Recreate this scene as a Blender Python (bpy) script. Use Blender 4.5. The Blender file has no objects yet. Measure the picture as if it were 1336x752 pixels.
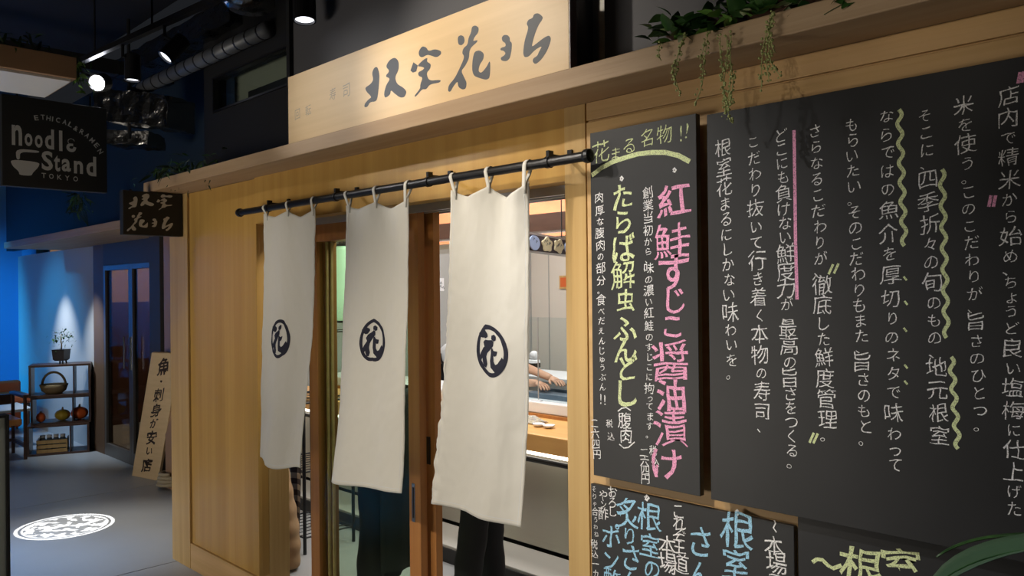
import bpy, bmesh, math, random
from mathutils import Vector, Matrix, noise
random.seed(7)
PI = math.pi
S = bpy.context.scene
COL = S.collection

# ------------------------------------------------------------------ camera
F = 1039.0; CX, CY = 668.0, 376.0
CAM = Vector((0.0, -1.88, 1.6)); YAW = math.radians(45); ROLL = math.radians(.6); PITCH = math.radians(.15)
cam = bpy.data.cameras.new('camera'); cam.sensor_width = 36; cam.lens = F / 1336 * 36; cam.clip_end = 100
co = bpy.data.objects.new('camera', cam); COL.objects.link(co)
fwd = Vector((-math.sin(YAW) * math.cos(PITCH), math.cos(YAW) * math.cos(PITCH), math.sin(PITCH)))
rt0 = Vector((math.cos(YAW), math.sin(YAW), 0)); up0 = rt0.cross(fwd)
right = rt0 * math.cos(ROLL) - up0 * -math.sin(ROLL) * 1.0
right = rt0 * math.cos(ROLL) + up0 * math.sin(ROLL) * -1.0
upv = up0 * math.cos(ROLL) + rt0 * math.sin(ROLL)
co.matrix_world = Matrix(((right.x, upv.x, -fwd.x, CAM.x), (right.y, upv.y, -fwd.y, CAM.y), (right.z, upv.z, -fwd.z, CAM.z), (0, 0, 0, 1)))
S.camera = co

# ------------------------------------------------------------------ world, exposure
w = bpy.data.worlds.new('world'); S.world = w; w.use_nodes = True
w.node_tree.nodes['Background'].inputs[0].default_value = (.55, .6, .7, 1)
w.node_tree.nodes['Background'].inputs[1].default_value = .02
S.view_settings.view_transform = 'Standard'; S.view_settings.look = 'None'
S.view_settings.gamma = 1; S.view_settings.use_curve_mapping = False
S.view_settings.exposure = 0.0

# ------------------------------------------------------------------ lights
def kelvin(name):
    return {'warm': (1, .80, .58), 'neutral': (1, .90, .76), 'white': (1, .97, .93), 'cool': (.75, .87, 1), 'blue': (.02, .38, 1), 'amber': (1, .42, .16)}[name]
def spot(name, loc, target, power, size=45, blend=.6, col='neutral', rad=.03):
    l = bpy.data.lights.new(name, 'SPOT'); l.energy = power; l.spot_size = math.radians(size); l.spot_blend = blend
    l.color = kelvin(col); l.shadow_soft_size = rad
    o = bpy.data.objects.new(name, l); COL.objects.link(o); o.location = loc
    o.rotation_euler = (Vector(target) - Vector(loc)).to_track_quat('-Z', 'Y').to_euler(); return o
def area(name, loc, target, power, sx, sy, col='neutral'):
    l = bpy.data.lights.new(name, 'AREA'); l.shape = 'RECTANGLE'; l.size = sx; l.size_y = sy; l.energy = power; l.color = kelvin(col)
    o = bpy.data.objects.new(name, l); COL.objects.link(o); o.location = loc
    o.rotation_euler = (Vector(target) - Vector(loc)).to_track_quat('-Z', 'Y').to_euler(); return o
# track spotlights over the corridor, aimed at the shop front, and one low added fill
spot('spot_sign', (-2.7, -1.35, 2.98), (-2.0, 0, 2.36), 105, 52, 1, 'neutral', .03)
spot('spot_sign_left', (-4.3, -1.7, 3.0), (-2.72, 0, 2.33), 105, 24, 1, 'white', .05)
spot('fill_upper_right', (-.1, -4.3, 2.3), (-.75, 0, 2.2), 75, 13, 1, 'neutral', .03)  # low unseen spot added to brighten the wood under the ledge
spot('spot_entrance', (-1.9, -3.0, 3.2), (-1.8, 0, .85), 300, 44, .9, 'neutral', .03)
spot('spot_left_panel', (-3.6, -2.4, 3.2), (-3.8, 0, .9), 70, 50, .9, 'neutral', .03)
spot('spot_board', (-2.7, -1.9, 3.45), (-.98, 0, 1.0), 230, 34, .9, 'white', .03)
# area fill added across the corridor for its unseen bright side
area('opposite_fill_light', (-3.9, -4.5, .62), (-2.9, 0, .95), 98, 2.9, 1.0, 'neutral')
spot('plant_fill_spot', (-.3, -1.3, 3.2), (-.18, -.72, 1.25), 70, 24, 1, 'cool', .05)  # unseen spot added above to brighten the near strap leaf
# inside the restaurant
area('interior_ceiling_light', (-4.6, 2.6, 2.58), (-4.6, 2.6, 0), 125, 2.4, 1.8, 'white')
area('interior_entry_fill', (-3.0, .95, 2.58), (-3.0, 1.0, 0), 34, 1.5, .5, 'white')  # unseen area light added to brighten the counter front
area('cove_strip_light', (-4.6, 2.50, 2.10), (-4.6, 2.78, 2.26), 3.5, 3.6, .04, 'amber')
# blue cafe on the left
spot('blue_wall_spot', (-10.2, -1.5, 2.9), (-10.0, .7, 1.1), 200, 46, .8, 'blue', .1)
spot('blue_wall_spot', (-11.0, -2.0, 2.9), (-12.4, -.6, 1.2), 900, 80, .8, 'blue', .1)
spot('blue_floor_spot', (-6.6, -2.8, 3.0), (-5.5, -1.2, 0), 480, 36, .9, 'blue', .1)
spot('pale_floor_spot', (-7.6, -1.0, 3.0), (-7.2, -.4, 0), 55, 50, .9, 'cool', .1)
spot('wall_washer_light', (-9.75, .34, 2.06), (-9.75, .80, .8), 110, 60, 1, 'cool', .02)
spot('wall_washer_light', (-8.75, .34, 2.06), (-8.75, .80, .8), 110, 60, 1, 'cool', .02)
spot('cafe_table_light', (-10.0, -.9, 2.7), (-10.4, -.7, .7), 60, 50, .8, 'neutral', .05)
spot('corridor_downlight', (-5.9, -.55, 2.9), (-5.6, -.2, 0), 210, 46, 1, 'white', .05)
spot('canopy_uplight', (-4.7, -1.35, .9), (-4.5, -1.3, 2.5), 3, 60, .8, 'cool', .05)
# pattern projector: a real spot with a pattern in its beam
g = spot('pattern_projector_light', (-5.36, -.14, 2.80), (-6.08, -.18, 0), 1500, 12.4, .05, 'white', .002)
g.data.use_nodes = True
nt = g.data.node_tree; N = nt.nodes; L = nt.links
def nd(nt, t, **k):
    n = nt.nodes.new(t)
    for a, b in k.items(): setattr(n, a, b)
    return n
def mth(nt, op, a, b=None, c=None):
    n = nt.nodes.new('ShaderNodeMath'); n.operation = op
    for i, v in enumerate((a, b, c)):
        if v is None: continue
        if isinstance(v, (int, float)): n.inputs[i].default_value = v
        else: nt.links.new(v, n.inputs[i])
    return n.outputs[0]
tc = N.new('ShaderNodeTexCoord'); sp = N.new('ShaderNodeSeparateXYZ'); L.new(tc.outputs['Normal'], sp.inputs[0])
k = 1 / math.tan(math.radians(6.2))
gx = mth(nt, 'MULTIPLY', mth(nt, 'DIVIDE', sp.outputs[0], sp.outputs[2]), k); gy = mth(nt, 'MULTIPLY', mth(nt, 'DIVIDE', sp.outputs[1], sp.outputs[2]), k)
r = mth(nt, 'SQRT', mth(nt, 'ADD', mth(nt, 'MULTIPLY', gx, gx), mth(nt, 'MULTIPLY', gy, gy)))
ring = mth(nt, 'LESS_THAN', mth(nt, 'ABSOLUTE', mth(nt, 'SUBTRACT', r, .93)), .035)
ring2 = mth(nt, 'LESS_THAN', mth(nt, 'ABSOLUTE', mth(nt, 'SUBTRACT', r, .82)), .02)
disc = mth(nt, 'LESS_THAN', r, .80)
cb = N.new('ShaderNodeCombineXYZ'); L.new(gx, cb.inputs[0]); L.new(gy, cb.inputs[1])
vo = N.new('ShaderNodeTexNoise'); vo.inputs['Scale'].default_value = 4.2; vo.inputs['Detail'].default_value = 2; L.new(cb.outputs[0], vo.inputs['Vector'])
pat = mth(nt, 'GREATER_THAN', vo.outputs[0], .5)
tot = mth(nt, 'ADD', mth(nt, 'ADD', ring, ring2), mth(nt, 'MULTIPLY', disc, mth(nt, 'MULTIPLY_ADD', pat, .8, .1)))
tot = mth(nt, 'MULTIPLY_ADD', tot, .93, .05)
L.new(tot, N['Emission'].inputs['Strength'])

# ------------------------------------------------------------------ pixel -> world helpers (used only to measure positions on real planes)
def ray(px, py):
    return fwd + right * ((px - CX) / F) - upv * ((py - CY) / F)
def PY(px, py, Y=0.0):
    d = ray(px, py); return CAM + d * ((Y - CAM.y) / d.y)
def PX(px, py, X):
    d = ray(px, py); return CAM + d * ((X - CAM.x) / d.x)
def PZ(px, py, Z=0.0):
    d = ray(px, py); return CAM + d * ((Z - CAM.z) / d.z)

# ------------------------------------------------------------------ materials
M = {}
def mat(name, col, rough=.6, metal=0, **kw):
    m = bpy.data.materials.new(name); m.use_nodes = True; nt = m.node_tree; b = nt.nodes['Principled BSDF']
    b.inputs['Base Color'].default_value = (*col, 1); b.inputs['Roughness'].default_value = rough; b.inputs['Metallic'].default_value = metal
    if 'spec' in kw: b.inputs['Specular IOR Level'].default_value = kw['spec']
    if 'trans' in kw: b.inputs['Transmission Weight'].default_value = kw['trans']
    if 'emit' in kw: b.inputs['Emission Color'].default_value = (*kw['emit'], 1); b.inputs['Emission Strength'].default_value = kw.get('es', 1)
    if 'sheen' in kw: b.inputs['Sheen Weight'].default_value = kw['sheen']
    if 'noise' in kw:                       # colour variation: (scale vector, amount, second colour)
        sc, c2, lo, hi = kw['noise']
        t = nt.nodes.new('ShaderNodeTexCoord'); mp = nt.nodes.new('ShaderNodeMapping'); mp.inputs['Scale'].default_value = sc
        n = nt.nodes.new('ShaderNodeTexNoise'); n.inputs['Scale'].default_value = 1; n.inputs['Detail'].default_value = 5
        r = nt.nodes.new('ShaderNodeValToRGB'); r.color_ramp.elements[0].position = lo; r.color_ramp.elements[1].position = hi
        r.color_ramp.elements[0].color = (*col, 1); r.color_ramp.elements[1].color = (*c2, 1)
        nt.links.new(t.outputs['Object'], mp.inputs[0]); nt.links.new(mp.outputs[0], n.inputs['Vector'])
        nt.links.new(n.outputs[0], r.inputs[0]); nt.links.new(r.outputs[0], b.inputs['Base Color'])
    if 'bump' in kw:
        sc, st = kw['bump']
        t = nt.nodes.new('ShaderNodeTexCoord'); mp = nt.nodes.new('ShaderNodeMapping'); mp.inputs['Scale'].default_value = sc
        n = nt.nodes.new('ShaderNodeTexNoise'); n.inputs['Scale'].default_value = 1; n.inputs['Detail'].default_value = 4
        bp = nt.nodes.new('ShaderNodeBump'); bp.inputs['Strength'].default_value = st; bp.inputs['Distance'].default_value = .01
        nt.links.new(t.outputs['Object'], mp.inputs[0]); nt.links.new(mp.outputs[0], n.inputs['Vector'])
        nt.links.new(n.outputs[0], bp.inputs['Height']); nt.links.new(bp.outputs[0], b.inputs['Normal'])
    M[name] = m; return m
# vertical-grain pale cypress; horizontal-grain version for boards lying along the front
mat('wood_vertical', (.47, .295, .105), .45, noise=((26, 26, .8), (.58, .39, .16), .3, .7), bump=((60, 60, 1.5), .12), spec=.35)
mat('wood_panel', (.47, .265, .062), .38, noise=((14, 14, .5), (.57, .345, .095), .3, .7), bump=((60, 60, 1.5), .1), spec=.45)
mat('wood_horizontal', (.50, .32, .125), .45, noise=((.8, 26, 26), (.62, .40, .19), .3, .7), bump=((1.5, 60, 60), .12), spec=.35)
mat('wood_orange', (.36, .145, .04), .4, noise=((30, 30, 1), (.45, .20, .06), .3, .7), spec=.4)
mat('wood_ledge', (.38, .25, .14), .6, noise=((1.2, 20, 30), (.47, .33, .20), .3, .7), bump=((2, 40, 60), .15))
mat('sign_wood', (.68, .49, .27), .4, noise=((.7, 20, 34), (.74, .54, .31), .3, .7), spec=.25)
mat('dark_wood', (.045, .018, .010), .4, noise=((3, 20, 20), (.07, .03, .018), .3, .7))
mat('chalkboard', (.014, .015, .017), .45, noise=((2.2, 2.2, 2.2), (.026, .027, .03), .3, .75), spec=.35)
mat('chalkboard_edge', (.01, .008, .007), .6)
def chalk(name, c):
    m = mat(name, c, .95)
    nt = m.node_tree; b = nt.nodes['Principled BSDF']
    t = nt.nodes.new('ShaderNodeTexCoord'); n = nt.nodes.new('ShaderNodeTexNoise'); n.inputs['Scale'].default_value = 420; n.inputs['Detail'].default_value = 2
    r = nt.nodes.new('ShaderNodeValToRGB'); r.color_ramp.elements[0].position = .33; r.color_ramp.elements[1].position = .5
    r.color_ramp.elements[0].color = (*[v * .35 + .02 for v in c], 1); r.color_ramp.elements[1].color = (*c, 1)
    nt.links.new(t.outputs['Object'], n.inputs['Vector']); nt.links.new(n.outputs[0], r.inputs[0]); nt.links.new(r.outputs[0], b.inputs['Base Color'])
chalk('chalk_white', (.86, .86, .87)); chalk('chalk_pink', (.90, .40, .62)); chalk('chalk_green', (.72, .80, .44)); chalk('chalk_blue', (.36, .66, .88))
mat('ink', (.045, .052, .07), .55); mat('ink_faint', (.42, .33, .23), .5); mat('ink_brown', (.03, .015, .01), .6)
mat('navy_print', (.012, .013, .03), .8)
mat('noren_cloth', (.69, .67, .61), .85, sheen=.2, bump=((900, 900, 900), .12), noise=((3, 3, 1.2), (.73, .71, .65), .3, .7))
M['noren_cloth'].node_tree.nodes['Principled BSDF'].inputs['Subsurface Weight'].default_value = 0
mat('black_metal', (.012, .012, .014), .35, .3); mat('black_paint', (.006, .006, .007), .6)
mat('charcoal_wall', (.085, .085, .095), .7, bump=((40, 40, 40), .05)); mat('black_wall', (.005, .005, .006), .8)
mat('dark_ceiling', (.006, .006, .008), .8)
mat('cream_wall', (.62, .60, .54), .7); mat('grey_wall', (.38, .39, .38), .7); mat('orange_wall', (.42, .15, .065), .7, noise=((4, 4, 8), (.34, .11, .045), .4, .7))
mat('floor_tile', (.30, .31, .32), .34, noise=((1.2, 1.2, 1.2), (.37, .38, .385), .3, .7), bump=((140, 140, 140), .04), spec=.4)
mat('floor_joint', (.02, .02, .022), .8)
mat('step_stone', (.42, .41, .38), .6); mat('steel', (.50, .48, .42), .45, .5, bump=((2, 2, 90), .05)); mat('chrome', (.7, .7, .7), .2, 1)
mat('alu_dark', (.15, .145, .14), .4, .5)
mat('alu', (.50, .51, .53), .4, .7)
mat('counter_wood', (.68, .35, .11), .4, noise=((2, 20, 20), (.76, .43, .15), .3, .7))
mat('white_plastic', (.75, .76, .78), .4); mat('white_cloth', (.72, .75, .80), .85); mat('blue_grey', (.10, .14, .19), .5)
mat('skin', (.56, .31, .20), .55); mat('hair', (.012, .01, .01), .5); mat('black_cloth', (.008, .008, .011), .9); mat('dark_apron', (.009, .012, .012), .85)
mat('tan_cloth', (.30, .19, .095), .8, bump=((20, 20, 8), .4))
mat('blue_wall', (.10, .30, .50), .7); mat('pale_blue_wall', (.50, .47, .42), .6, bump=((30, 30, 30), .05)); mat('teal_wall', (.012, .026, .04), .7)
mat('brown_wall', (.12, .07, .04), .6); mat('beige_trim', (.36, .22, .13), .5); mat('steel_blue', (.055, .05, .05), .6, .1)
mat('orange_leather', (.62, .13, .03), .45); mat('table_white', (.60, .52, .42), .4); mat('partition_white', (.42, .46, .44), .6)
mat('leaf_dark', (.02, .065, .014), .45, noise=((30, 30, 30), (.04, .12, .02), .4, .65)); mat('leaf_light', (.12, .26, .045), .5)
mat('leaf_pale', (.42, .50, .28), .55); mat('strand_green', (.38, .42, .16), .6); mat('leaf_deep', (.018, .04, .015), .7)  # the last is the darkest green, for ferns and stems
mat('leaf_big', (.05, .11, .045), .32, noise=((3, 3, 3), (.10, .16, .08), .35, .65), bump=((60, 60, 60), .1), spec=.8)
mat('pumpkin', (.75, .13, .02), .45); mat('squash', (.50, .36, .03), .5); mat('wicker', (.24, .17, .08), .8, bump=((150, 150, 150), .6))
mat('rope', (.42, .35, .24), .9, bump=((160, 160, 160), .5)); mat('bonsai_pot', (.02, .014, .012), .4)
mat('foil', (.30, .30, .30), .22, 1, bump=((16, 16, 16), 1.0)); mat('pipe_grey', (.16, .17, .19), .45, .3)
mat('lamp_glow', (1, 1, 1), .5, emit=(.86, .88, 1), es=30); mat('lamp_soft', (1, 1, 1), .5, emit=(.9, .92, 1), es=2.2)
mat('sign_white', (.62, .62, .60), .6); mat('noodle_white', (.55, .56, .56), .6); mat('sign_black', (.012, .013, .014), .6)
mat('window_olive', (.30, .30, .22), .5); mat('paper_green', (.62, .85, .66), .6, emit=(.55, .9, .62), es=.35)
mat('plate_blue', (.35, .45, .7), .5); mat('plate_cream', (.65, .58, .38), .6); mat('plate_dark', (.03, .02, .03), .6)
mat('strip_glow', (1, 1, 1), .5, emit=(1, .93, .8), es=4)
mat('yellow_light', (.5, .4, .05), .5, emit=(.9, .65, .1), es=.6)
def glass(name, tint, alpha, rough=.02, edge=.6):
    m = bpy.data.materials.new(name); m.use_nodes = True; nt = m.node_tree; nt.nodes.remove(nt.nodes['Principled BSDF'])
    out = nt.nodes['Material Output']; tr = nt.nodes.new('ShaderNodeBsdfTransparent'); gl = nt.nodes.new('ShaderNodeBsdfGlossy'); mx = nt.nodes.new('ShaderNodeMixShader'); fr = nt.nodes.new('ShaderNodeLayerWeight')
    tr.inputs[0].default_value = (*tint, 1); gl.inputs['Roughness'].default_value = rough; fr.inputs[0].default_value = .5
    a = mth(nt, 'MULTIPLY_ADD', mth(nt, 'POWER', fr.outputs['Facing'], 4), edge, alpha); nt.links.new(a, mx.inputs[0]); nt.links.new(tr.outputs[0], mx.inputs[1]); nt.links.new(gl.outputs[0], mx.inputs[2]); nt.links.new(mx.outputs[0], out.inputs[0])
    M[name] = m
glass('door_glass', (.88, .94, .88), .008, .02, .3); glass('clear_glass', (.93, .97, .98), .02); glass('dark_glass', (.6, .58, .55), .02, .05, .12)
# gingham cloth: the check is woven colour
m = mat('gingham', (.8, .8, .8), .9); nt = m.node_tree; b = nt.nodes['Principled BSDF']
t = nt.nodes.new('ShaderNodeTexCoord'); s_ = nt.nodes.new('ShaderNodeSeparateXYZ'); nt.links.new(t.outputs['UV'], s_.inputs[0])
ax = mth(nt, 'GREATER_THAN', mth(nt, 'FRACT', mth(nt, 'MULTIPLY', s_.outputs[0], 9)), .5); az = mth(nt, 'GREATER_THAN', mth(nt, 'FRACT', mth(nt, 'MULTIPLY', s_.outputs[1], 14)), .5)
sm = mth(nt, 'MULTIPLY', mth(nt, 'ADD', ax, az), .5); rr = nt.nodes.new('ShaderNodeValToRGB')
rr.color_ramp.elements[0].color = (.62, .62, .66, 1); rr.color_ramp.elements[1].color = (.01, .012, .035, 1)
e = rr.color_ramp.elements.new(.5); e.color = (.13, .14, .2, 1)
nt.links.new(sm, rr.inputs[0]); nt.links.new(rr.outputs[0], b.inputs['Base Color'])

# ------------------------------------------------------------------ mesh builder
class MB:
    def __init__(s): s.v = []; s.f = []; s.uv = None
    def add(s, vs, fs):
        n = len(s.v); s.v += [Vector(v) for v in vs]; s.f += [[i + n for i in f] for f in fs]; return s
    def box(s, x0, x1, y0, y1, z0, z1, mx=None):
        vs = [Vector((x, y, z)) for x in (x0, x1) for y in (y0, y1) for z in (z0, z1)]
        if mx: vs = [mx @ v for v in vs]
        return s.add(vs, [(0, 1, 3, 2), (4, 6, 7, 5), (0, 4, 5, 1), (2, 3, 7, 6), (0, 2, 6, 4), (1, 5, 7, 3)])
    def tube(s, pts, r, n=8, cap=True):
        pts = [Vector(p) for p in pts]; k = len(pts)
        rs = r if isinstance(r, (list, tuple)) else [r] * k
        ref = None; base = len(s.v)
        for i, p in enumerate(pts):
            d = (pts[min(i + 1, k - 1)] - pts[max(i - 1, 0)]).normalized()
            if ref is None: ref = d.orthogonal().normalized()
            ref = (ref - d * ref.dot(d)).normalized(); bi = d.cross(ref)
            for j in range(n):
                a = 2 * PI * j / n; s.v.append(p + (ref * math.cos(a) + bi * math.sin(a)) * rs[i])
        for i in range(k - 1):
            for j in range(n):
                a = base + i * n + j; b = base + i * n + (j + 1) % n; s.f.append([a, b, b + n, a + n])
        if cap: s.f.append([base + j for j in range(n)][::-1]); s.f.append([base + (k - 1) * n + j for j in range(n)])
        return s
    def lathe(s, prof, c, n=20, axis=None):
        c = Vector(c); base = len(s.v); q = Vector((0, 0, 1)).rotation_difference(Vector(axis).normalized()) if axis else None
        for (r, z) in prof:
            for j in range(n):
                a = 2 * PI * j / n; p = Vector((r * math.cos(a), r * math.sin(a), z))
                s.v.append(c + (q @ p if q else p))
        for i in range(len(prof) - 1):
            for j in range(n):
                a = base + i * n + j; b = base + i * n + (j + 1) % n; s.f.append([a, b, b + n, a + n])
        s.f.append([base + j for j in range(n)][::-1]); s.f.append([base + (len(prof) - 1) * n + j for j in range(n)])
        return s
    def ball(s, c, r, n=10, m=7, sc=(1, 1, 1)):
        c = Vector(c); pr = [(max(1e-4, r * math.sin(PI * i / m)), -r * math.cos(PI * i / m)) for i in range(m + 1)]
        b = len(s.v); s.lathe(pr, (0, 0, 0), n)
        for i in range(b, len(s.v)): v = s.v[i]; s.v[i] = c + Vector((v.x * sc[0], v.y * sc[1], v.z * sc[2]))
        return s
    def prism(s, pts, off):                 # polygon extruded by vector off
        pts = [Vector(p) for p in pts]; n = len(pts); off = Vector(off)
        s.add(pts + [p + off for p in pts], [list(range(n)), list(range(2 * n - 1, n - 1, -1))] + [(i, i + n, (i + 1) % n + n, (i + 1) % n) for i in range(n)]); return s
    def ribbon(s, pts, wd, nrm, off=(0, 0, 0), taper=False):
        pts = [Vector(p) for p in pts]; nrm = Vector(nrm); off = Vector(off); k = len(pts); base = len(s.v)
        for i, p in enumerate(pts):
            d = (pts[min(i + 1, k - 1)] - pts[max(i - 1, 0)]).normalized(); sd = d.cross(nrm).normalized()
            ww = wd * (.5 if not taper else .5 * (.45 + .55 * math.sin(PI * min(1, (i + .6) / k))))
            s.v += [p + sd * ww + off, p - sd * ww + off]
        for i in range(k - 1): a = base + 2 * i; s.f.append([a, a + 1, a + 3, a + 2])
        return s
def ob(name, mb, material, parent=None, smooth=False, bevel=0, thick=0, sub=0):
    me = bpy.data.meshes.new(name); me.from_pydata(mb.v, [], mb.f)
    me.materials.append(M[material] if isinstance(material, str) else material)
    o = bpy.data.objects.new(name, me); COL.objects.link(o)
    if parent: o.parent = parent; o.matrix_parent_inverse = Matrix.Translation(parent.location).inverted() if False else o.matrix_parent_inverse
    if parent and parent.type == 'EMPTY':   # vertices were given in world space: make them local to the empty
        inv = parent.matrix_basis.inverted()
        me.transform(inv)
    elif parent and parent.parent and parent.parent.type == 'EMPTY':
        me.transform(parent.parent.matrix_basis.inverted())
    bm = bmesh.new(); bm.from_mesh(me); bmesh.ops.recalc_face_normals(bm, faces=bm.faces) if not thick else None; bm.to_mesh(me); bm.free()
    if smooth: me.polygons.foreach_set('use_smooth', [True] * len(me.polygons))
    if thick: md = o.modifiers.new('s', 'SOLIDIFY'); md.thickness = thick
    if bevel: md = o.modifiers.new('b', 'BEVEL'); md.width = bevel; md.segments = 2; md.limit_method = 'ANGLE'
    if sub: md = o.modifiers.new('u', 'SUBSURF'); md.levels = sub; md.render_levels = sub
    return o
def thing(name, label, cat, loc=(0, 0, 0), group=None):
    o = bpy.data.objects.new(name, None); COL.objects.link(o); o.location = loc; o.matrix_basis = Matrix.Translation(loc); o.empty_display_size = .1
    o['label'] = label; o['category'] = cat
    if group: o['group'] = group
    return o
def tag(o, label, cat, group=None):
    o['label'] = label; o['category'] = cat
    if group: o['group'] = group
    return o
def struct(name, mb, material, parent=None, **k):
    o = ob(name, mb, material, parent, **k)
    if not parent: o['kind'] = 'structure'
    return o
def bx(*a): return MB().box(*a)

# ------------------------------------------------------------------ lettering
GC = {}
def glyph(ch, off=0.0):
    key = (ch, off)
    if key not in GC:
        c = bpy.data.curves.new('t', 'FONT'); c.body = ch; c.resolution_u = 3; c.offset = off
        o = bpy.data.objects.new('t', c); me = bpy.data.meshes.new_from_object(o)
        if ord(ch) > 0x2000:
            bm = bmesh.new(); bm.from_mesh(me); bmesh.ops.triangulate(bm, faces=bm.faces[:])
            bmesh.ops.subdivide_edges(bm, edges=[e_ for e_ in bm.edges if e_.calc_length() > .2], cuts=2); bmesh.ops.triangulate(bm, faces=bm.faces[:]); bm.to_mesh(me); bm.free()
        GC[key] = ([v.co.copy() for v in me.vertices], [list(p.vertices) for p in me.polygons])
        bpy.data.objects.remove(o); bpy.data.curves.remove(c); bpy.data.meshes.remove(me)
    return GC[key]
EX, EY = Vector((1, 0, 0)), Vector((0, 1, 0)); EZ = Vector((0, 0, 1))
def put(mb, ch, pos, size, ax=EX, ay=EZ, asp=1.0, off=0.0, rot=0.0, shear=.10, hand=1.0, fit=False):
    """put one character, centred on world point pos, size in metres, in the plane of ax/ay"""
    vs, fs = glyph(ch, off)
    if not vs: return
    if fit or ord(ch) < 0x2000:
        xs = [v.x for v in vs]; ys = [v.y for v in vs]; cx, cy = (min(xs) + max(xs)) / 2, (min(ys) + max(ys)) / 2
        sc = 1 / max(max(ys) - min(ys), (.6 if not fit else max(xs) - min(xs))) if fit else 1
    else: cx, cy, sc = .5, .37, 1.0
    ca, sa = math.cos(rot), math.sin(rot); ph = random.random() * 6; out = []
    for v in vs:
        x, y = (v.x - cx) * sc, (v.y - cy) * sc
        if hand:
            nv = noise.noise_vector(Vector((x * 2.2 + ph * 7, y * 2.2, ph))); n2 = noise.noise_vector(Vector((x * 7 + ph, y * 7, ph * 3)))
            x += hand * (.075 * nv.x + .022 * n2.x); y += hand * (.085 * nv.y + .022 * n2.y)
        y += x * shear
        x, y = (x * ca - y * sa) * asp, x * sa + y * ca
        out.append(pos + ax * x * size + ay * y * size)
    mb.add(out, fs)
KANJI = lambda c: 0x4e00 <= ord(c) <= 0x9fff
class W:                                   # writes each line, character or stroke as a part of its board
    def __init__(s, parent, material): s.p, s.m = parent, material
    def out(s, mb, name): ob(name, mb, s.m, s.p)
def column(wr_, text, x0, y0, x1, y1, size, Y, off=0.0, asp=1.0, kana=.78):
    """a column of handwriting between two measured points of the plane y = Y"""
    def adv(c): return 1.12 if KANJI(c) else (.45 if c in '、' else (.6 if c in '。ょっゅ' else .88))
    mb = MB(); a = [adv(c) for c in text]; T = sum(a); t = 0
    top = PY(x0, y0, Y); bot = PY(x1, y1, Y)
    for c, d in zip(text, a):
        p = top.lerp(bot, (t + d / 2) / T); t += d
        sz = size * (1.08 if KANJI(c) else kana) * random.uniform(.94, 1.06)
        p = p + EX * random.uniform(-.04, .04) * size
        mb = MB(); put(mb, c, p, sz, off=off, asp=asp, rot=random.uniform(-.05, .05), shear=.10); wr_.out(mb, 'chalk_character')
def chars(wr_, items, Y, off=0.0, asp=1.0, shear=.10):
    """items: (char, px, py, height px)"""
    for c, x, y, h in items:
        hw = abs(PY(x, y - h / 2, Y).z - PY(x, y + h / 2, Y).z)
        mb = MB(); put(mb, c, PY(x, y, Y), hw * 1.1, off=(min(off, .002) if c in '醤漬鮭酢解' else off), asp=asp, rot=random.uniform(-.04, .04), shear=shear); wr_.out(mb, 'chalk_character')
def smooth_outline(P, it=2):
    for _ in range(it):
        Q_ = []
        for i, a in enumerate(P):
            b = P[(i + 1) % len(P)]; Q_ += [(a[0] * .78 + b[0] * .22, a[1] * .78 + b[1] * .22), (a[0] * .22 + b[0] * .78, a[1] * .22 + b[1] * .78)]
        P = Q_
    return P
def poly(mb, pts, fn, off):
    if len(pts) > 5: pts = smooth_outline([(x, y) for x, y in pts])
    mb.prism([fn(x, y) for x, y in pts], off)

# ================================================================== SETTING
YW = .06                                   # face of the timber front
XL = PY(222, 400, YW).x; XO = PY(331, 285, YW).x; XR = -1.691; ZH = 1.95; ZS = 2.185; ZL = 2.245; YL = -.12
# floor: slabs with open joints
base = struct('floor', bx(-13, 3.2, -4.6, 5.2, -.12, -.012), 'floor_joint')
xs = [-13, -10.98, -8.92, -6.86, -4.80, -2.74, -.68, 1.38, 3.2]; ysl = [-4.6, -3.1, -1.6, 3.0, 5.2]
for i in range(len(xs) - 1):
    for j in range(len(ysl) - 1):
        ob('floor_tile', bx(xs[i] + .004, xs[i + 1] - .004, ysl[j] + .004, ysl[j + 1] - .004, -.012, 0), 'floor_tile', base, bevel=.002)
struct('ceiling', bx(-13, 3.2, -4.6, .3, 3.55, 3.65), 'dark_ceiling')
struct('wall_back', bx(-13, 3.2, -4.7, -4.6, 0, 3.6), 'charcoal_wall')
# timber front
wf = struct('wall_front', bx(XL + .062, XO - .002, YW + .022, YW + .07, 0.0, ZS), 'wood_panel')
XS = PY(245, 400, YW).x
ob('stile', bx(XL, XS, YW, YW + .07, 0, ZS), 'wood_vertical', wf, bevel=.002)
ob('bottom_rail', bx(XS + .001, XO, YW + .002, YW + .07, 0, PY(245, 708, YW).z), 'wood_horizontal', wf, bevel=.002)
ob('panel', bx(XS + .004, XO, YW + .012, YW + .03, PY(245, 708, YW).z + .002, ZS - .002), 'wood_panel', wf, bevel=.002)
struct('trim_1', bx(XL, XL + .05, YW + .0705, .78, 0, ZS), 'wood_vertical')
struct('trim_10', bx(XO - .036, XO, YW + .0705, .245, 0, ZH), 'wood_vertical', bevel=.002)
# header over the opening, with its seam at each end
hd = struct('trim_2', bx(XO + .008, XR - .0, YW, YW + .07, ZH, ZS), 'wood_panel')
XJ = PY(767, 400, YW).x
struct('trim_3', bx(XR, XJ, YW - .004, YW + .07, 0, ZS), 'wood_vertical', bevel=.002)
wr = struct('wall_right', bx(XJ + .006, 3.2, YW + .004, YW + .07, 0, ZS), 'wood_horizontal')
zg = 2.122
ob('upper_board', bx(XJ + .008, 3.2, YW - .008, YW + .004, zg + .006, ZS - .001), 'wood_horizontal', wr, bevel=.002)
ob('lower_board', bx(XJ + .008, 3.2, YW - .008, YW + .004, 0, zg), 'wood_horizontal', wr, bevel=.002)
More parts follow.
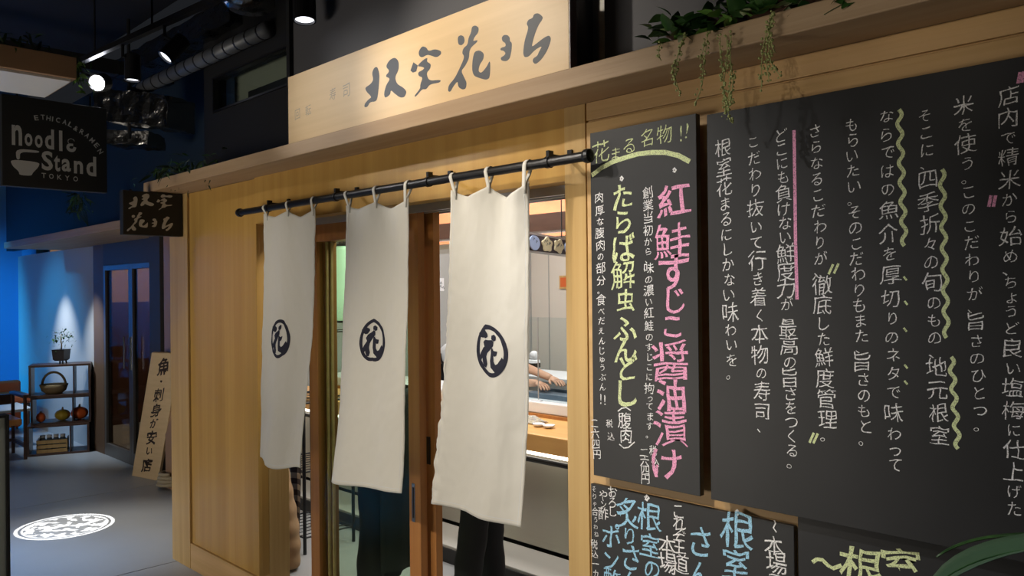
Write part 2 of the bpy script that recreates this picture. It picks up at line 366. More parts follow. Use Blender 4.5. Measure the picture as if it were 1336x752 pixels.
# ledge running along the top
lg = struct('trim_4', bx(-4.78, 3.2, YL, .42, ZS, ZL), 'wood_ledge', bevel=.004)
# dark bulkhead above: grey plaster, black recess, window on the left
XB = PY(383, 100, .06).x
struct('wall_upper', bx(XB, PY(748, 60, .06).x, .06, .16, ZL, 3.6), 'charcoal_wall')
struct('trim_5', bx(PY(748, 60, .06).x, PY(789, 60, .06).x, .26, .34, ZL, 3.6), 'black_paint')
struct('wall_upper_right', bx(PY(789, 60, .06).x, 3.2, .06, .16, ZL, 3.6), 'charcoal_wall')
struct('wall_upper_side', bx(XB - .03, XB - .001, .04, .36, ZL, 3.6), 'black_paint')
# recessed black wall with a window in it
YB = .32; a = PY(279, 106, YB); b = PY(379, 58, YB); zb = PY(279, 148, YB).z; xa, xb, zt = a.x, b.x, max(a.z, b.z) + .0
wu = struct('wall_recess', MB().box(-4.95, xa, YB, YB + .08, ZL, 3.6).box(xb, XB - .03, YB, YB + .08, ZL, 3.6).box(xa, xb, YB, YB + .08, zt, 3.6).box(xa, xb, YB, YB + .08, ZL, zb), 'black_wall')
wn = struct('window_1', MB().box(xa, xb, YB - .01, YB + .03, zt - .012, zt).box(xa, xb, YB - .01, YB + .03, zb, zb + .012).box(xa, xa + .012, YB - .01, YB + .03, zb, zt).box(xb - .012, xb, YB - .01, YB + .03, zb, zt), 'black_metal')
ob('pane', bx(xa + .012, xb - .012, YB + .02, YB + .024, zb + .012, zt - .012), 'clear_glass', wn)
ob('blind', bx(xa - .05, xb + .05, YB + .16, YB + .18, zb - .06, zt + .2), 'window_olive', wn)
area('window_blind_fill', (xa + .1, YB + .12, 3.3), (xa + .3, YB + .16, zb), 1.2, .2, .05, 'warm')  # faint hidden light added behind the window to brighten the blind
ob('beam', bx(xa + .27, xb + .1, YB + .09, YB + .15, zb - .08, zb + .10), 'black_paint', wn)

# interior shell
XI = -6.3; YI = 4.4
struct('wall_left', bx(XI - .08, XI, .87, YI, 0, 2.62), 'grey_wall')
struct('wall_far', bx(XI - .08, .6, YI, YI + .08, 0, 2.62), 'cream_wall')
struct('wall_inner_right', bx(.52, .6, .16, YI, 0, 2.62), 'cream_wall')
struct('ceiling_interior', MB().box(-4.87, .6, .42, .87, 2.62, 2.7).box(XI, .6, .871, YI, 2.62, 2.7).box(XL + .06, .6, .405, .415, ZL + .001, 2.62), 'cream_wall')
struct('wall_inner_front', MB().box(XJ, .6, YW + .071, YW + .1, 0, 2.62).box(XI - .08, XL + .05, .79, .86, 0, 2.62).box(XL + .051, XJ, YW + .071, YW + .1, 2.05, ZS - .001).box(XL + .051, XO - .04, YW + .071, YW + .1, 0, 2.05), 'cream_wall')
struct('baseboard_left', bx(XI, XI + .02, .78, YI - .01, 0, .20), 'counter_wood')
struct('trim_6', MB().box(PY(690, 400, YI - .02).x, PY(692, 400, YI - .02).x, YI - .012, YI - .001, 0, 2.6).box(PY(715, 400, YI - .02).x, PY(717, 400, YI).x, YI - .012, YI - .001, 0, 2.6), 'grey_wall')
# sliding door track in the head of the opening
tr = struct('trim_7', MB().box(XO, XR, YW + .071, YW + .2, ZH + .005, ZH + .06).box(XO, XR, YW + .075, YW + .09, ZH - .03, ZH + .004).box(XO, XR, YW + .125, YW + .135, ZH - .03, ZH + .004).box(XO, XR, YW + .18, YW + .19, ZH - .03, ZH + .004), 'alu')
# hanging soffit over the counter, cove wall behind it
struct('trim_8', bx(-6.25, -2.2, 2.14, 2.34, PY(715, 301, 2.14).z, PY(715, 278, 2.14).z), 'dark_wood')
struct('wall_cove', bx(-6.25, -2.2, 2.80, 2.86, 2.0, 2.6), 'orange_wall')
struct('trim_9', bx(-6.25, -2.2, 2.342, 2.86, 1.94, 1.98), 'cream_wall')

# ================================================================== SLIDING DOORS
def door(n, x0, x1, y0, sw, glassm='door_glass', handle=None, label=None):
    y1 = y0 + .035; z0, z1 = .01, ZH - .01
    d = thing('door_%d' % n, label, 'door', ((x0 + x1) / 2, (y0 + y1) / 2, 0)); d['kind'] = 'structure'
    ob('stile', bx(x0, x0 + sw, y0, y1, z0, z1), 'wood_orange', d, bevel=.002)
    st_ = ob('stile', bx(x1 - sw, x1, y0, y1, z0, z1), 'wood_orange', d, bevel=.002)
    ob('top_rail', bx(x0 + sw, x1 - sw, y0 + .001, y1 - .001, z1 - .10, z1), 'wood_orange', d, bevel=.002)
    ob('bottom_rail', bx(x0 + sw, x1 - sw, y0 + .001, y1 - .001, z0, z0 + .14), 'wood_orange', d, bevel=.002)
    ob('pane', bx(x0 + sw, x1 - sw, y0 + .015, y0 + .020, z0 + .14, z1 - .10), glassm, d)
    return d, st_
YD1, YD2 = .150, .205
xb0 = PY(403, 400, YD1).x; xb1 = PY(546, 400, YD1).x
d, st_ = door(1, xb0, xb1, YD1, .075, label='glazed sliding door of orange timber behind the middle cloth, nearer leaf')
hx = PY(540, 650, YD1).x
ob('handle', bx(hx - .010, hx + .010, YD1 - .003, YD1 + .004, PY(540, 681, YD1).z, PY(540, 631, YD1).z), 'chrome', st_)
ob('handle_slot', bx(hx - .005, hx + .005, YD1 - .0036, YD1 - .0025, PY(540, 676, YD1).z, PY(540, 636, YD1).z), 'black_metal', st_)
# fixed glazing beads seen as vertical lines inside the left stile
for i, px in enumerate((424, 430, 436)):
    x = PY(px, 400, YD1 + .06).x
    ob('glazing_bead', bx(x, x + .012, YD1 + .038, YD1 + .05, .02, ZH - .11), 'wood_horizontal', d, bevel=.001)
x1 = PY(566, 400, YD2).x
d, st_ = door(2, x1 - (xb1 - xb0), x1, YD2, .075, label='rear glazed sliding door with black flush pull at the edge of the open doorway')
hx = PY(559, 590, YD2).x
ob('handle', bx(hx - .014, hx + .014, YD2 - .004, YD2 + .004, PY(559, 606, YD2).z, PY(559, 570, YD2).z), 'black_metal', st_, bevel=.002)
x1 = PY(357, 400, YD2 + .05).x
d, st_ = door(3, x1 - .72, x1, YD2 + .05, .11, label='open sliding door whose yellow stile shows left of the first cloth')
hx = PY(350, 611, YD2 + .05).x
ob('handle', bx(hx - .012, hx + .012, YD2 + .046, YD2 + .053, PY(350, 621, YD2 + .05).z, PY(350, 603, YD2 + .05).z), 'black_metal', st_)
# ================================================================== SHOP SIGN
YS = -.08
sx0, sx1 = PY(376, 140, YS).x, PY(742, 20, YS).x; szt = PY(376, 101, YS).z
sg = thing('shop_sign', 'long pale wooden sign with dark brush lettering standing on the timber ledge', 'sign', ((sx0 + sx1) / 2, YS, ZL))
ob('board', bx(sx0, sx1, YS, YS + .025, ZL, szt), 'sign_wood', sg, bevel=.0015)
ob('edge_strip', bx(sx1, sx1 + .004, YS + .001, YS + .03, ZL, szt), 'dark_wood', sg)
f1 = lambda x, y: PY(500 + x / 4.453, y / 4.453, YS - .0004); f2 = lambda x, y: PY(370 + x / 3.516, 40 + y / 3.516, YS - .0004)
HANA = [[(432,215),(450,203),(470,213),(473,245),(455,265),(435,258)],
 [(515,155),(535,147),(555,160),(552,190),(530,215),(520,240),(548,232),(545,245),(510,275),(500,300),(498,340),(475,385),(452,412),(470,450),(485,480),(480,515),(460,522),(435,505),(432,470),(405,505),(390,535),(375,530),(380,495),(415,455),(440,405),(465,350),(470,325),(458,310),(465,280),(490,260),(495,220),(510,190)],
 [(530,300),(560,292),(585,310),(582,345),(560,375),(552,415),(570,425),(600,390),(622,345),(620,450),(600,465),(560,455),(525,440),(515,400),(520,340)]]
MA = [[(688,218),(700,203),(722,203),(735,218),(735,238),(748,250),(745,295),(735,340),(715,357),(685,352),(682,335),(700,325),(712,310),(700,295),(680,292),(682,278),(712,270),(710,250),(692,240)]]
RU = [[(875,82),(900,75),(928,98),(922,118),(905,140),(885,185),(868,240),(862,275),(900,245),(940,215),(965,205),(976,228),(955,290),(920,345),(885,375),(868,360),(870,340),(895,325),(905,300),(925,265),(880,290),(845,330),(820,333),(812,310),(820,240),(845,160),(832,140),(842,115),(868,105)]]
SHITSU = [[(205,300),(225,268),(250,275),(262,298),(300,285),(335,295),(337,315),(310,335),(275,322),(255,318),(225,335),(208,325)],
 [(158,410),(175,362),(200,380),(192,415),(172,422)],
 [(195,385),(235,345),(258,335),(252,358),(277,372),(273,400),(250,425),(265,470),(335,463),(330,480),(270,490),(250,520),(225,518),(190,562),(178,560),(215,515),(215,490),(230,450),(205,442),(202,420),(228,408),(240,395),(225,388)]]
NE = [[(405,195),(415,170),(430,165),(440,200),(438,240),(432,300),(425,325),(395,328),(385,350),(370,352),(372,335),(390,315),(405,305),(380,280),(373,262),(400,245),(412,225)],
 [(468,165),(485,135),(510,122),(528,140),(528,180),(510,215),(520,245),(550,262),(565,280),(555,305),(535,308),(508,288),(492,272),(488,295),(465,310),(460,290),(470,250),(490,220),(465,210),(487,185)]]
for G_, f_ in ((NE, f2), (SHITSU, f1), (HANA, f1), (MA, f1), (RU, f1)):
    lt = MB()
    for P in G_: poly(lt, P, f_, (0, .0006, 0))
    ob('brush_character', lt, 'ink', sg)
for c, x, y, h in (('回', 388, 149, 15), ('転', 402, 144, 15), ('寿', 434, 123, 17), ('司', 452, 118, 20)):
    z = abs(PY(x, y - h / 2, YS).z - PY(x, y + h / 2, YS).z); fl = MB(); put(fl, c, PY(x, y, YS - .0005), z, hand=.5); ob('small_character', fl, 'ink_faint', sg)

# ================================================================== HANGING SIGNS (projecting, facing along the corridor)
XH = -4.66
p0 = PX(160, 235, XH); p1 = PX(240, 309, XH); p0.z = min(p0.z, ZS - .004); p1.y = YW - .003
hs = thing('projecting_sign', 'small square black sign with pale brush characters on the timber corner', 'sign', (XH, (p0.y + p1.y) / 2, p1.z))
ob('panel', bx(XH - .05, XH, p0.y, p1.y, p1.z, p0.z), 'sign_black', hs, bevel=.002)
def xf(x, y): return PX(160 + x / 9.176, 230 + (78 + y * .89) / 9.176, XH + .0008)
o_ = (-.0006, 0, 0)
# the same brush characters, fitted from the big sign
def refit(polys, src, dst):
    hl = MB()
    for P in polys:
        poly(hl, [((x - src[0]) / (src[2] - src[0]) * (dst[2] - dst[0]) + dst[0], (y - src[1]) / (src[3] - src[1]) * (dst[3] - dst[1]) + dst[1]) for x, y in P], xf, o_)
    ob('brush_character', hl, 'sign_white', hs)
refit(HANA, (375, 147, 622, 535), (50, 395, 303, 655)); refit(MA, (680, 203, 748, 357), (348, 483, 415, 598)); refit(RU, (812, 75, 976, 375), (468, 455, 605, 652))
refit(SHITSU, (158, 268, 337, 562), (405, 155, 598, 368)); refit(NE, (370, 122, 565, 352), (68, 145, 380, 355))
ob('bracket', MB().tube([(XH - .025, p0.y + .05, p0.z - .002), (XH - .025, p0.y + .05, ZS + .004)], .008).box(XH - .04, XH - .01, p1.y - .01, p1.y + .002, p1.z + .04, p0.z - .04), 'black_metal', hs)

XN = -4.95
p0 = PX(2, 122, XN); p1 = PX(140, 252, XN)
ns = thing('projecting_sign', 'large black sign with white noodle bowl and lettering under the left canopy', 'sign', (XN, (p0.y + p1.y) / 2, p1.z))
ob('panel', bx(XN - .05, XN, p0.y, p1.y, p1.z, p0.z), 'sign_black', ns, bevel=.002)
ob('hanger', MB().tube([(XN - .025, p0.y + .08, p0.z), (XN - .025, p0.y + .08, 2.75)], .006).tube([(XN - .025, p1.y - .08, p0.z), (XN - .025, p1.y - .08, 2.75)], .006), 'black_metal', ns)
nl = MB()
def nz(x, y): return PX(x / 3.76, 120 + y / 3.76, XN + .0012)
def nput(c, x, y, h, wd, rot=0, off=.012):
    nl = MB()
    vs, fs = glyph(c, off); X_ = [v.x for v in vs]; Y_ = [v.y for v in vs]; cx, cy = (min(X_) + max(X_)) / 2, (min(Y_) + max(Y_)) / 2
    H = (nz(x, y - h / 2) - nz(x, y + h / 2)).length / (max(Y_) - min(Y_)); W = (nz(x - wd / 2, y) - nz(x + wd / 2, y)).length / (max(X_) - min(X_))
    p = nz(x, y); ca, sa = math.cos(rot), math.sin(rot)
    pts = []
    for v in vs:
        a, b = (v.x - cx) * W, (v.y - cy) * H; a, b = a * ca - b * sa, a * sa + b * ca
        pts.append(p + EY * a + EZ * b)
    nl.add(pts, fs); ob('letter', nl, 'noodle_white', ns)
for c, x, y, h, wd in (('n', 83, 212, 100, 50), ('o', 140, 235, 62, 38), ('o', 190, 243, 62, 38), ('d', 243, 232, 98, 44), ('l', 298, 240, 100, 16), ('ɛ', 350, 262, 66, 48),
                       ('S', 232, 338, 95, 55), ('t', 280, 350, 80, 30), ('a', 325, 360, 62, 44), ('n', 385, 370, 62, 44), ('d', 448, 365, 96, 48)): nput(c, x, y, h, wd, 0, .028)
for c, x in zip('TOKYO', (215, 252, 292, 330, 371)): nput(c, x, 410 + (x - 215) * .11, 24, 22, 0, .01)
arc = [(178,127),(210,124),(238,129),(258,133),(285,138),(318,148),(346,160),(372,180),(402,196),(428,214),(452,238),(474,262),(492,292)]
for i, (c, (x, y)) in enumerate(zip('ETHICAL&RAMEN', arc)):
    a = arc[max(0, i - 1)]; b = arc[min(12, i + 1)]; ang = math.atan2(-(b[1] - a[1]) * 1.0, (b[0] - a[0])) + .1
    nput(c, x, y, 24, 20 if c != 'I' else 5, ang, .014)
poly(nl, [(50, 330), (195, 345), (190, 368), (160, 398), (155, 412), (95, 408), (93, 390), (60, 362)], nz, (-.001, 0, 0))
poly(nl, [(78, 278), (192, 288), (192, 300), (98, 293), (98, 332), (80, 330)], nz, (-.001, 0, 0))
ob('bowl_emblem', nl, 'noodle_white', ns)

# ================================================================== NOREN: rod and three cloths
YR = -.05; ra, rb = PY(313, 272, YR), PY(767, 213, YR); ZR = (ra.z + rb.z) / 2
rod = thing('curtain_rod', 'long black pipe carrying the three white cloths above the doorway', 'curtain rod', (ra.x, YR, ZR))
ob('pipe', MB().tube([(ra.x, YR, ZR), (rb.x, YR, ZR)], .0155, 16), 'black_metal', rod, smooth=False)
for x in (ra.x, rb.x): ob('end_cap', MB().lathe([(.010, -.014), (.020, -.010), (.022, 0), (.020, .010), (.010, .014)], (x, YR, ZR), 16, (1, 0, 0)), 'black_metal', rod)
for px in (350, 438, 559, 716):
    x = PY(px, 230, YR).x
    br = MB().box(x - .009, x + .009, YW - .012, YW - .001, ZR + .012, ZR + .05).box(x - .006, x + .006, YR + .014, YW - .012, ZR + .016, ZR + .026).tube([(x - .008, YR, ZR), (x + .008, YR, ZR)], .0185, 16).box(x - .006, x + .006, YR - .006, YR + .016, ZR + .018, ZR + .036)
    ob('bracket', br, 'black_metal', rod)
EMB = (215, 385, 205, 305)
EP = [[(45,200),(100,170),(155,205),(160,235),(130,275),(100,280),(85,268),(40,240)], [(205,195),(240,165),(270,180),(268,225),(240,250),(205,240)],
 [(215,245),(238,255),(237,310),(205,360),(165,430),(152,480),(172,560),(160,612),(130,605),(110,560),(100,520),(90,545),(50,500),(75,455),(110,400),(122,380),(105,335),(130,290)],
 [(215,340),(230,335),(250,360),(300,353),(292,400),(272,425),(250,420),(257,490),(285,520),(312,500),(357,412),(375,445),(392,430),(380,520),(330,600),(290,618),(225,575),(208,500)]]
def noren(i, tl, tr_, bl, br_, ec, eh, label):
    YC = YR - .002; A, B, C_, D_ = (PY(*q, YC) for q in (tl, tr_, bl, br_))
    th = thing('noren_curtain', label, 'curtain', ((A.x + B.x) / 2, YC, ZR), 'white doorway cloths hanging from the black pipe')
    ph = i * 1.9
    def fn(u, v):
        xl = A.x + (C_.x - A.x) * v ** 1.6; xr = B.x + (D_.x - B.x) * v ** 2; x = xl + (xr - xl) * u
        zt = A.z + (B.z - A.z) * u - (.036 if i == 2 else .026) * math.sin(PI * ((u * 2) % 1.0)) ** .8 * (1.25 if u > .5 else .8)
        zb = C_.z + (D_.z - C_.z) * u + (.014 * math.cos(u * PI * 2) if i == 0 else 0)
        z = zt + (zb - zt) * v
        y = YC - .004 - .012 * math.sin(u * PI) * v + .0105 * math.sin(u * 9 + ph + v * 1.4) * (.25 + v) + .016 * math.exp(-v * 7) * math.sin(u * 4 * PI) * (.7 if i < 2 else 1.3) \
            + .006 * math.sin(u * 5 + v * 8 + ph) * v - (.02 if i == 0 else .012) * v * v
        y += .004 * noise.noise(Vector((u * 6, v * 9, i * 3.3))) + .002 * noise.noise(Vector((u * 22, v * 30, i)))
        if u < .14 and i == 2: y += .0034 * (noise.noise(Vector((u * 20, v * 26, 5))) + .5 * noise.noise(Vector((u * 40, v * 60, 9)))) * (1 - u / .14) * 3 * min(1, v * 1.5)
        return Vector((x, y, z))
    nu, nv = 48, 120; m = MB()
    m.v = [fn(a / nu, b / nv) for b in range(nv + 1) for a in range(nu + 1)]
    m.f = [[b * (nu + 1) + a, b * (nu + 1) + a + 1, (b + 1) * (nu + 1) + a + 1, (b + 1) * (nu + 1) + a] for b in range(nv) for a in range(nu)]
    clo = ob('cloth', m, 'noren_cloth', th, smooth=True, thick=.0012)
    # stitched hem lines on the sides and the bottom
    hm = MB()
    for u in (.035, .965): hm.ribbon([fn(u, v / 60) for v in range(61)], .0012, (0, -1, 0), (0, -.0016, 0))
    hm.ribbon([fn(u / 30, .985) for u in range(31)], .0012, (0, -1, 0), (0, -.0016, 0))
    ob('hem_stitching', hm, 'white_cloth', clo)
    for u in (.035, .5, .965):               # loops over the rod
        q = fn(u, .004); w_ = .016; lp = MB(); R = .0185
        path = [(q.y - .0015, q.z - .022), (q.y - .002, q.z + .004), (YR - R, ZR)] + [(YR - R * math.cos(t), ZR + R * math.sin(t)) for t in (.6, 1.2, PI / 2, 2, 2.6)] + [(YR + R, ZR), (q.y + .004, q.z + .004), (q.y + .003, q.z - .022)]
        lean = {.035: -.004, .5: 0, .965: .004}[u]
        for k_, (y, z) in enumerate(path):
            s = lean * max(0, (z - q.z)) / .05
            lp.v += [Vector((q.x - w_ / 2 + s, y, z)), Vector((q.x + w_ / 2 + s, y, z))]
        lp.f = [[2 * k_, 2 * k_ + 1, 2 * k_ + 3, 2 * k_ + 2] for k_ in range(len(path) - 1)]
        ob('loop', lp, 'noren_cloth', th, smooth=True, thick=.0014)
    # printed emblem, following the cloth
    ctr = PY(ec[0], ec[1], YC); v0 = (A.z - ctr.z) / (A.z - C_.z)
    H = eh / 2; wdt = fn(1, v0).x - fn(0, v0).x; u0 = (ctr.x - fn(0, v0).x) / wdt; hz = fn(.5, 0).z - fn(.5, 1).z
    bm = bmesh.new()
    outer = [(math.cos(t) * 1.0, math.sin(t) * 1.0) for t in [2 * PI * j / 64 for j in range(64)]]; inner = [(.79 * math.cos(t) * (1 if math.cos(t) < 0 else .98) - .0, .83 * math.sin(t)) for t in [2 * PI * j / 64 for j in range(64)]]
    vo_ = [bm.verts.new((x, y, 0)) for x, y in outer]; vi = [bm.verts.new((x, y, 0)) for x, y in inner]
    for j in range(64): bm.faces.new((vo_[j], vo_[(j + 1) % 64], vi[(j + 1) % 64], vi[j]))
    for k_, P in enumerate(EP):
        bm.faces.new([bm.verts.new(((x - EMB[0]) / EMB[2], -(y - EMB[1]) / EMB[3], k_ * .0 + .001 * (k_ + 1))) for x, y in P])
    bmesh.ops.triangulate(bm, faces=bm.faces[:])
    bmesh.ops.subdivide_edges(bm, edges=[e_ for e_ in bm.edges if e_.calc_length() > .12], cuts=2, use_grid_fill=True)
    bmesh.ops.triangulate(bm, faces=bm.faces[:])
    for v in bm.verts:
        k_ = v.co.z; q = fn(u0 + v.co.x * H / wdt * .97, v0 - v.co.y * H / hz); q.y -= .0022 + k_ * .05; v.co = q
    mm = MB(); bm.verts.index_update(); mm.v = [v.co.copy() for v in bm.verts]; mm.f = [[v.index for v in f.verts] for f in bm.faces]; bm.free()
    ob('emblem', mm, 'navy_print', clo)
    return th
noren(0, (345, 279), (412, 271), (341, 600), (400, 613), (370, 439), .178, 'white cloth with round emblem, leftmost, beside the timber wall panel')
noren(1, (452, 268), (535, 258), (438, 628), (529, 643), (489, 445.5), .166, 'white cloth with round emblem, middle one, before the glazed door')
noren(2, (590, 248), (691, 236), (572, 655), (682, 688), (646, 451), .170, 'white cloth with round emblem, rightmost, across the open doorway')

# ================================================================== CHALKBOARDS
def board(name, label, x0, x1, z0, z1, y, depth=.02):
    t = thing(name, label, 'chalkboard', ((x0 + x1) / 2, y, z0))
    ob('panel', bx(x0, x1, y, y + depth, z0, z1), 'chalkboard', t, bevel=.0012)
    ob('batten', MB().box(x0 + .03, x0 + .06, y + depth, YW - .009, z0 + .02, z1 - .02).box(x1 - .06, x1 - .03, y + depth, YW - .009, z0 + .02, z1 - .02), 'wood_vertical', t)
    return t
def wline(mb, pts, wpx, Y, taper=False):
    W_ = [PY(x, y, Y) for x, y in pts]; dp = (W_[0] - CAM).dot(fwd); m_ = MB(); m_.ribbon(W_, wpx * dp / F, (0, -1, 0), (0, 0, 0), taper); mb.out(m_, 'chalk_stroke')
YP = 0.0; YT = YP - .0008
b1 = board('chalkboard_menu', 'tall narrow chalkboard with big pink and green lettering beside the doorway', PY(769, 163, 0).x + .002, PY(908, 148, 0).x, PY(765, 620, 0).z + .004, PY(908, 148, 0).z, YP)
mg, mp, mw = W(b1, 'chalk_green'), W(b1, 'chalk_pink'), W(b1, 'chalk_white')
chars(mg, [('花', 784, 198, 27), ('ま', 803, 201, 18), ('る', 821, 190, 22), ('名', 845, 180, 22), ('物', 867, 175, 25), ('!', 888, 174, 26), ('!', 896, 171, 26)], YT, off=-.008, asp=1.0)
wline(mg, [(772, 229), (785, 219), (800, 211), (815, 206), (832, 201), (850, 199), (868, 199), (885, 203), (900, 211)], 6, YT)
chars(mg, [('た', 812, 257, 33), ('ら', 812, 290, 31), ('ば', 813, 325, 35), ('解', 813, 360, 35), ('虫', 816, 392, 28), ('ふ', 815, 430, 36), ('ん', 815, 457, 33), ('ど', 818, 481, 32), ('し', 817, 513, 36)], YT, off=.011, asp=1.05)
chars(mp, [('紅', 879, 262, 43), ('鮭', 876, 316, 48), ('す', 879, 355, 45), ('じ', 880, 392, 34), ('こ', 877, 426, 34), ('醤', 875, 472, 50), ('油', 876, 517, 40), ('漬', 875, 560, 45), ('け', 869, 605, 42)], YT, off=.011, asp=1.12)
chars(mw, [('(', 815, 534, 14), ('腹', 815, 549, 21), ('肉', 817, 569, 20), ('。', 813, 238, 30), ('。', 882, 228, 30)][1:3], YT, off=.0)
for (x, y) in ((811, 233), (880, 222)): wline(mw, [(x - 2, y), (x, y - 2.5), (x + 2, y), (x + .5, y + 2.5), (x - 2, y + 1)], 2.6, YT)
wline(mw, [(806, 537), (811, 533), (817, 532), (823, 536)], 1.6, YT); wline(mw, [(808, 580), (814, 585), (820, 584), (828, 577)], 1.6, YT)
column(mw, '創業当初から、味の濃い紅鮭のすじこに拘ってます。', 845, 243, 848, 572, .032, YT, asp=1.1)
column(mw, '税込', 851, 581, 856, 611, .027, YT); column(mw, '二六四円', 840, 585, 842, 631, .030, YT)
column(mw, '肉厚な腹肉の部分。食べだえんじゅうぶん', 782, 250, 786, 512, .032, YT, asp=1.1)
chars(mw, [('!', 784, 521, 16), ('!', 789, 522, 16)], YT)
column(mw, '税込', 794, 545, 798, 578, .026, YT); column(mw, '二六四円', 775, 546, 779, 600, .030, YT)

b2 = board('chalkboard_menu', 'large wide chalkboard covered in white vertical handwriting', PY(922, 150, 0).x, .75, PY(918, 650, 0).z, PY(922, 150, 0).z, YP)
mw, mp, mg = W(b2, 'chalk_white'), W(b2, 'chalk_pink'), W(b2, 'chalk_green'); SZ = .049
for T_, a_, b_, c_, d_ in (('店内で精米から始め、ちょうど良い塩梅に仕上げた', 1315, 111, 1324, 676), ('米を使う。このこだわりが、旨さのひとつ。', 1257, 124, 1280, 562),
    ('そこに、四季折々の旬のもの、地元根室', 1206, 139, 1227, 584), ('ならではの魚介を厚切りのネタで味わって', 1156, 140, 1169, 619), ('もらいたい。そのこだわりもまた、旨さのもと。', 1110, 153, 1130, 581),
    ('さらなるこだわりが、徹底した鮮度管理。', 1064, 161, 1080, 575), ('どこにも負けない鮮度力が、最高の旨さをつくる。', 1019, 168, 1035, 610), ('こだわり抜いて行き着く本物の寿司、', 983, 175, 995, 562), ('根室花まるにしかない味わいを。', 943, 181, 956, 494)):
    column(mw, T_, a_, b_, c_, d_, .049 - (a_ - 943) / 380 * .0105, YT, off=-.006, asp=1.0)
wline(mp, [(1036, 170), (1037, 240), (1038, 320), (1040, 391)], 4.5, YT)
for (x, y) in ((1329, 101), (1334, 100), (1291, 262), (1297, 262)): wline(mp, [(x + 2, y - 7), (x - 1, y + 8)], 4, YT)
def wavy(x0, y0, x1, y1, n):
    wline(mg, [(x0 + (x1 - x0) * t / 80 + 3.2 * math.sin(t / 80 * n * 2 * PI), y0 + (y1 - y0) * t / 80) for t in range(81)], 5, YT)
wavy(1173, 143, 1180, 321, 7); wavy(1229, 221, 1235, 441, 8); wavy(1241, 466, 1250, 586, 5)
for (x, y) in ((1084, 352), (1091, 351), (1059, 572), (1064, 573)): wline(mg, [(x + 3, y - 7), (x - 3, y + 6)], 3.2, YT)
for (x, y) in ((1181, 363), (1182, 395), (1181, 430), (1182, 478), (1182, 499)): wline(mg, [(x - 2, y - 2), (x + 2, y + 3)], 2.6, YT)

YQ = .034; YT = YQ - .0008
zt = PY(770, 631, YQ).z
b3 = board('chalkboard_menu', 'lower chalkboard with pale blue lettering beneath the narrow menu board', PY(771, 640, YQ).x, PY(1036, 700, YQ).x, .30, zt, YQ, .015)
mb_, mw = W(b3, 'chalk_blue'), W(b3, 'chalk_white')
chars(mb_, [('根', 847, 675, 37), ('室', 848, 713, 31), ('の', 850, 743, 26), ('炙', 818, 671, 38), ('り', 821, 700, 24), ('さ', 823, 728, 34), ('ポ', 797, 700, 30), ('ン', 797, 732, 26), ('酢', 799, 757, 28), ('ん', 822, 758, 26), ('根', 962, 693, 46), ('室', 960, 738, 40), ('さ', 914, 708, 38), ('ん', 913, 750, 34)], YT, off=.004, asp=1.0)
chars(mw, [('お', 799, 642, 15), ('ろ', 799, 656, 14), ('し', 799, 668, 14), ('や', 787, 647, 14), ('ン', 787, 659, 10), ('酢', 787, 671, 16), ('こ', 885, 667, 20), ('れ', 886, 683, 19), ('ぞ', 886, 699, 20), ('王', 886, 714, 20), ('道', 887, 736, 26), ('本', 870, 712, 24), ('場', 871, 735, 26), ('本', 1009, 713, 26), ('場', 1013, 736, 28), ('で', 1012, 758, 20)], YT, off=.0)
column(mw, 'そりゃ合うわね', 775, 634, 778, 702, .024, YT); column(mw, '税込一九', 775, 704, 778, 756, .027, YT)
wline(mw, [(1010, 679), (1012, 683), (1009, 689), (1013, 695)], 1.8, YT)
for (x, y) in ((844, 650), (962, 669)): wline(mw, [(x - 2.5, y), (x, y - 3), (x + 2.5, y), (x, y + 3), (x - 2.5, y + 1)], 3.4, YT)
YQ = .034; YT = YQ - .0008
b4 = board('chalkboard_menu', 'lower right chalkboard with yellow-green lettering under the large board', PY(1041, 700, YQ).x, .75, .30, PY(918, 650, 0).z + .02, YQ, .015)
mg = W(b4, 'chalk_green')
chars(mg, [('根', 1124, 741, 50), ('室', 1175, 739, 46), ('花', 1225, 752, 44)][:2], YT, off=.008, asp=1.1)
wline(mg, [(1060, 734), (1066, 730), (1073, 731), (1080, 738), (1087, 742), (1098, 738)], 5, YT)

# ================================================================== PLANTS
def leaf_mesh(name, ln, wd, material, fold=.2, droop=.25):
    m = MB(); n = 5
    for i in range(n + 1):
        t = i / n; w_ = wd * math.sin(PI * min(.98, t ** .75)) * .5 + .0004; z = -droop * ln * t * t
        m.v += [Vector((t * ln, -w_, z + fold * w_)), Vector((t * ln, 0, z)), Vector((t * ln, w_, z + fold * w_))]
    for i in range(n):
        a = 3 * i; m.f += [[a, a + 1, a + 4, a + 3], [a + 1, a + 2, a + 5, a + 4]]
    me = bpy.data.meshes.new(name); me.from_pydata(m.v, [], m.f); me.materials.append(M[material]); me.polygons.foreach_set('use_smooth', [True] * len(me.polygons)); return me
LM = [leaf_mesh('leaf', .050, .034, 'leaf_dark'), leaf_mesh('leaf', .042, .026, 'leaf_light'), leaf_mesh('leaf', .036, .020, 'leaf_pale')]
LF = [leaf_mesh('leaf', .06, .012, 'leaf_deep', .1, .5), leaf_mesh('leaf', .05, .010, 'leaf_dark', .1, .5)]
def leaf(parent, me, p, yaw, pitch, roll=0, s=1.0):
    o = bpy.data.objects.new('leaf', me); COL.objects.link(o); o.parent = parent
    o.location = Vector(p) - parent.location; o.rotation_euler = (roll, pitch, yaw); o.scale = (s, s, s); return o
x0, x1 = PY(862, 60, -.06).x, PY(1085, 10, -.06).x
pl = thing('trailing_planter', 'leafy green planter with pale hanging strands on the timber ledge', 'plant', ((x0 + x1) / 2, -.03, ZL))
ob('trough', MB().box(x0 + .03, x1 + .25, -.08, .03, ZL, ZL + .05), 'dark_wood', pl, bevel=.004)
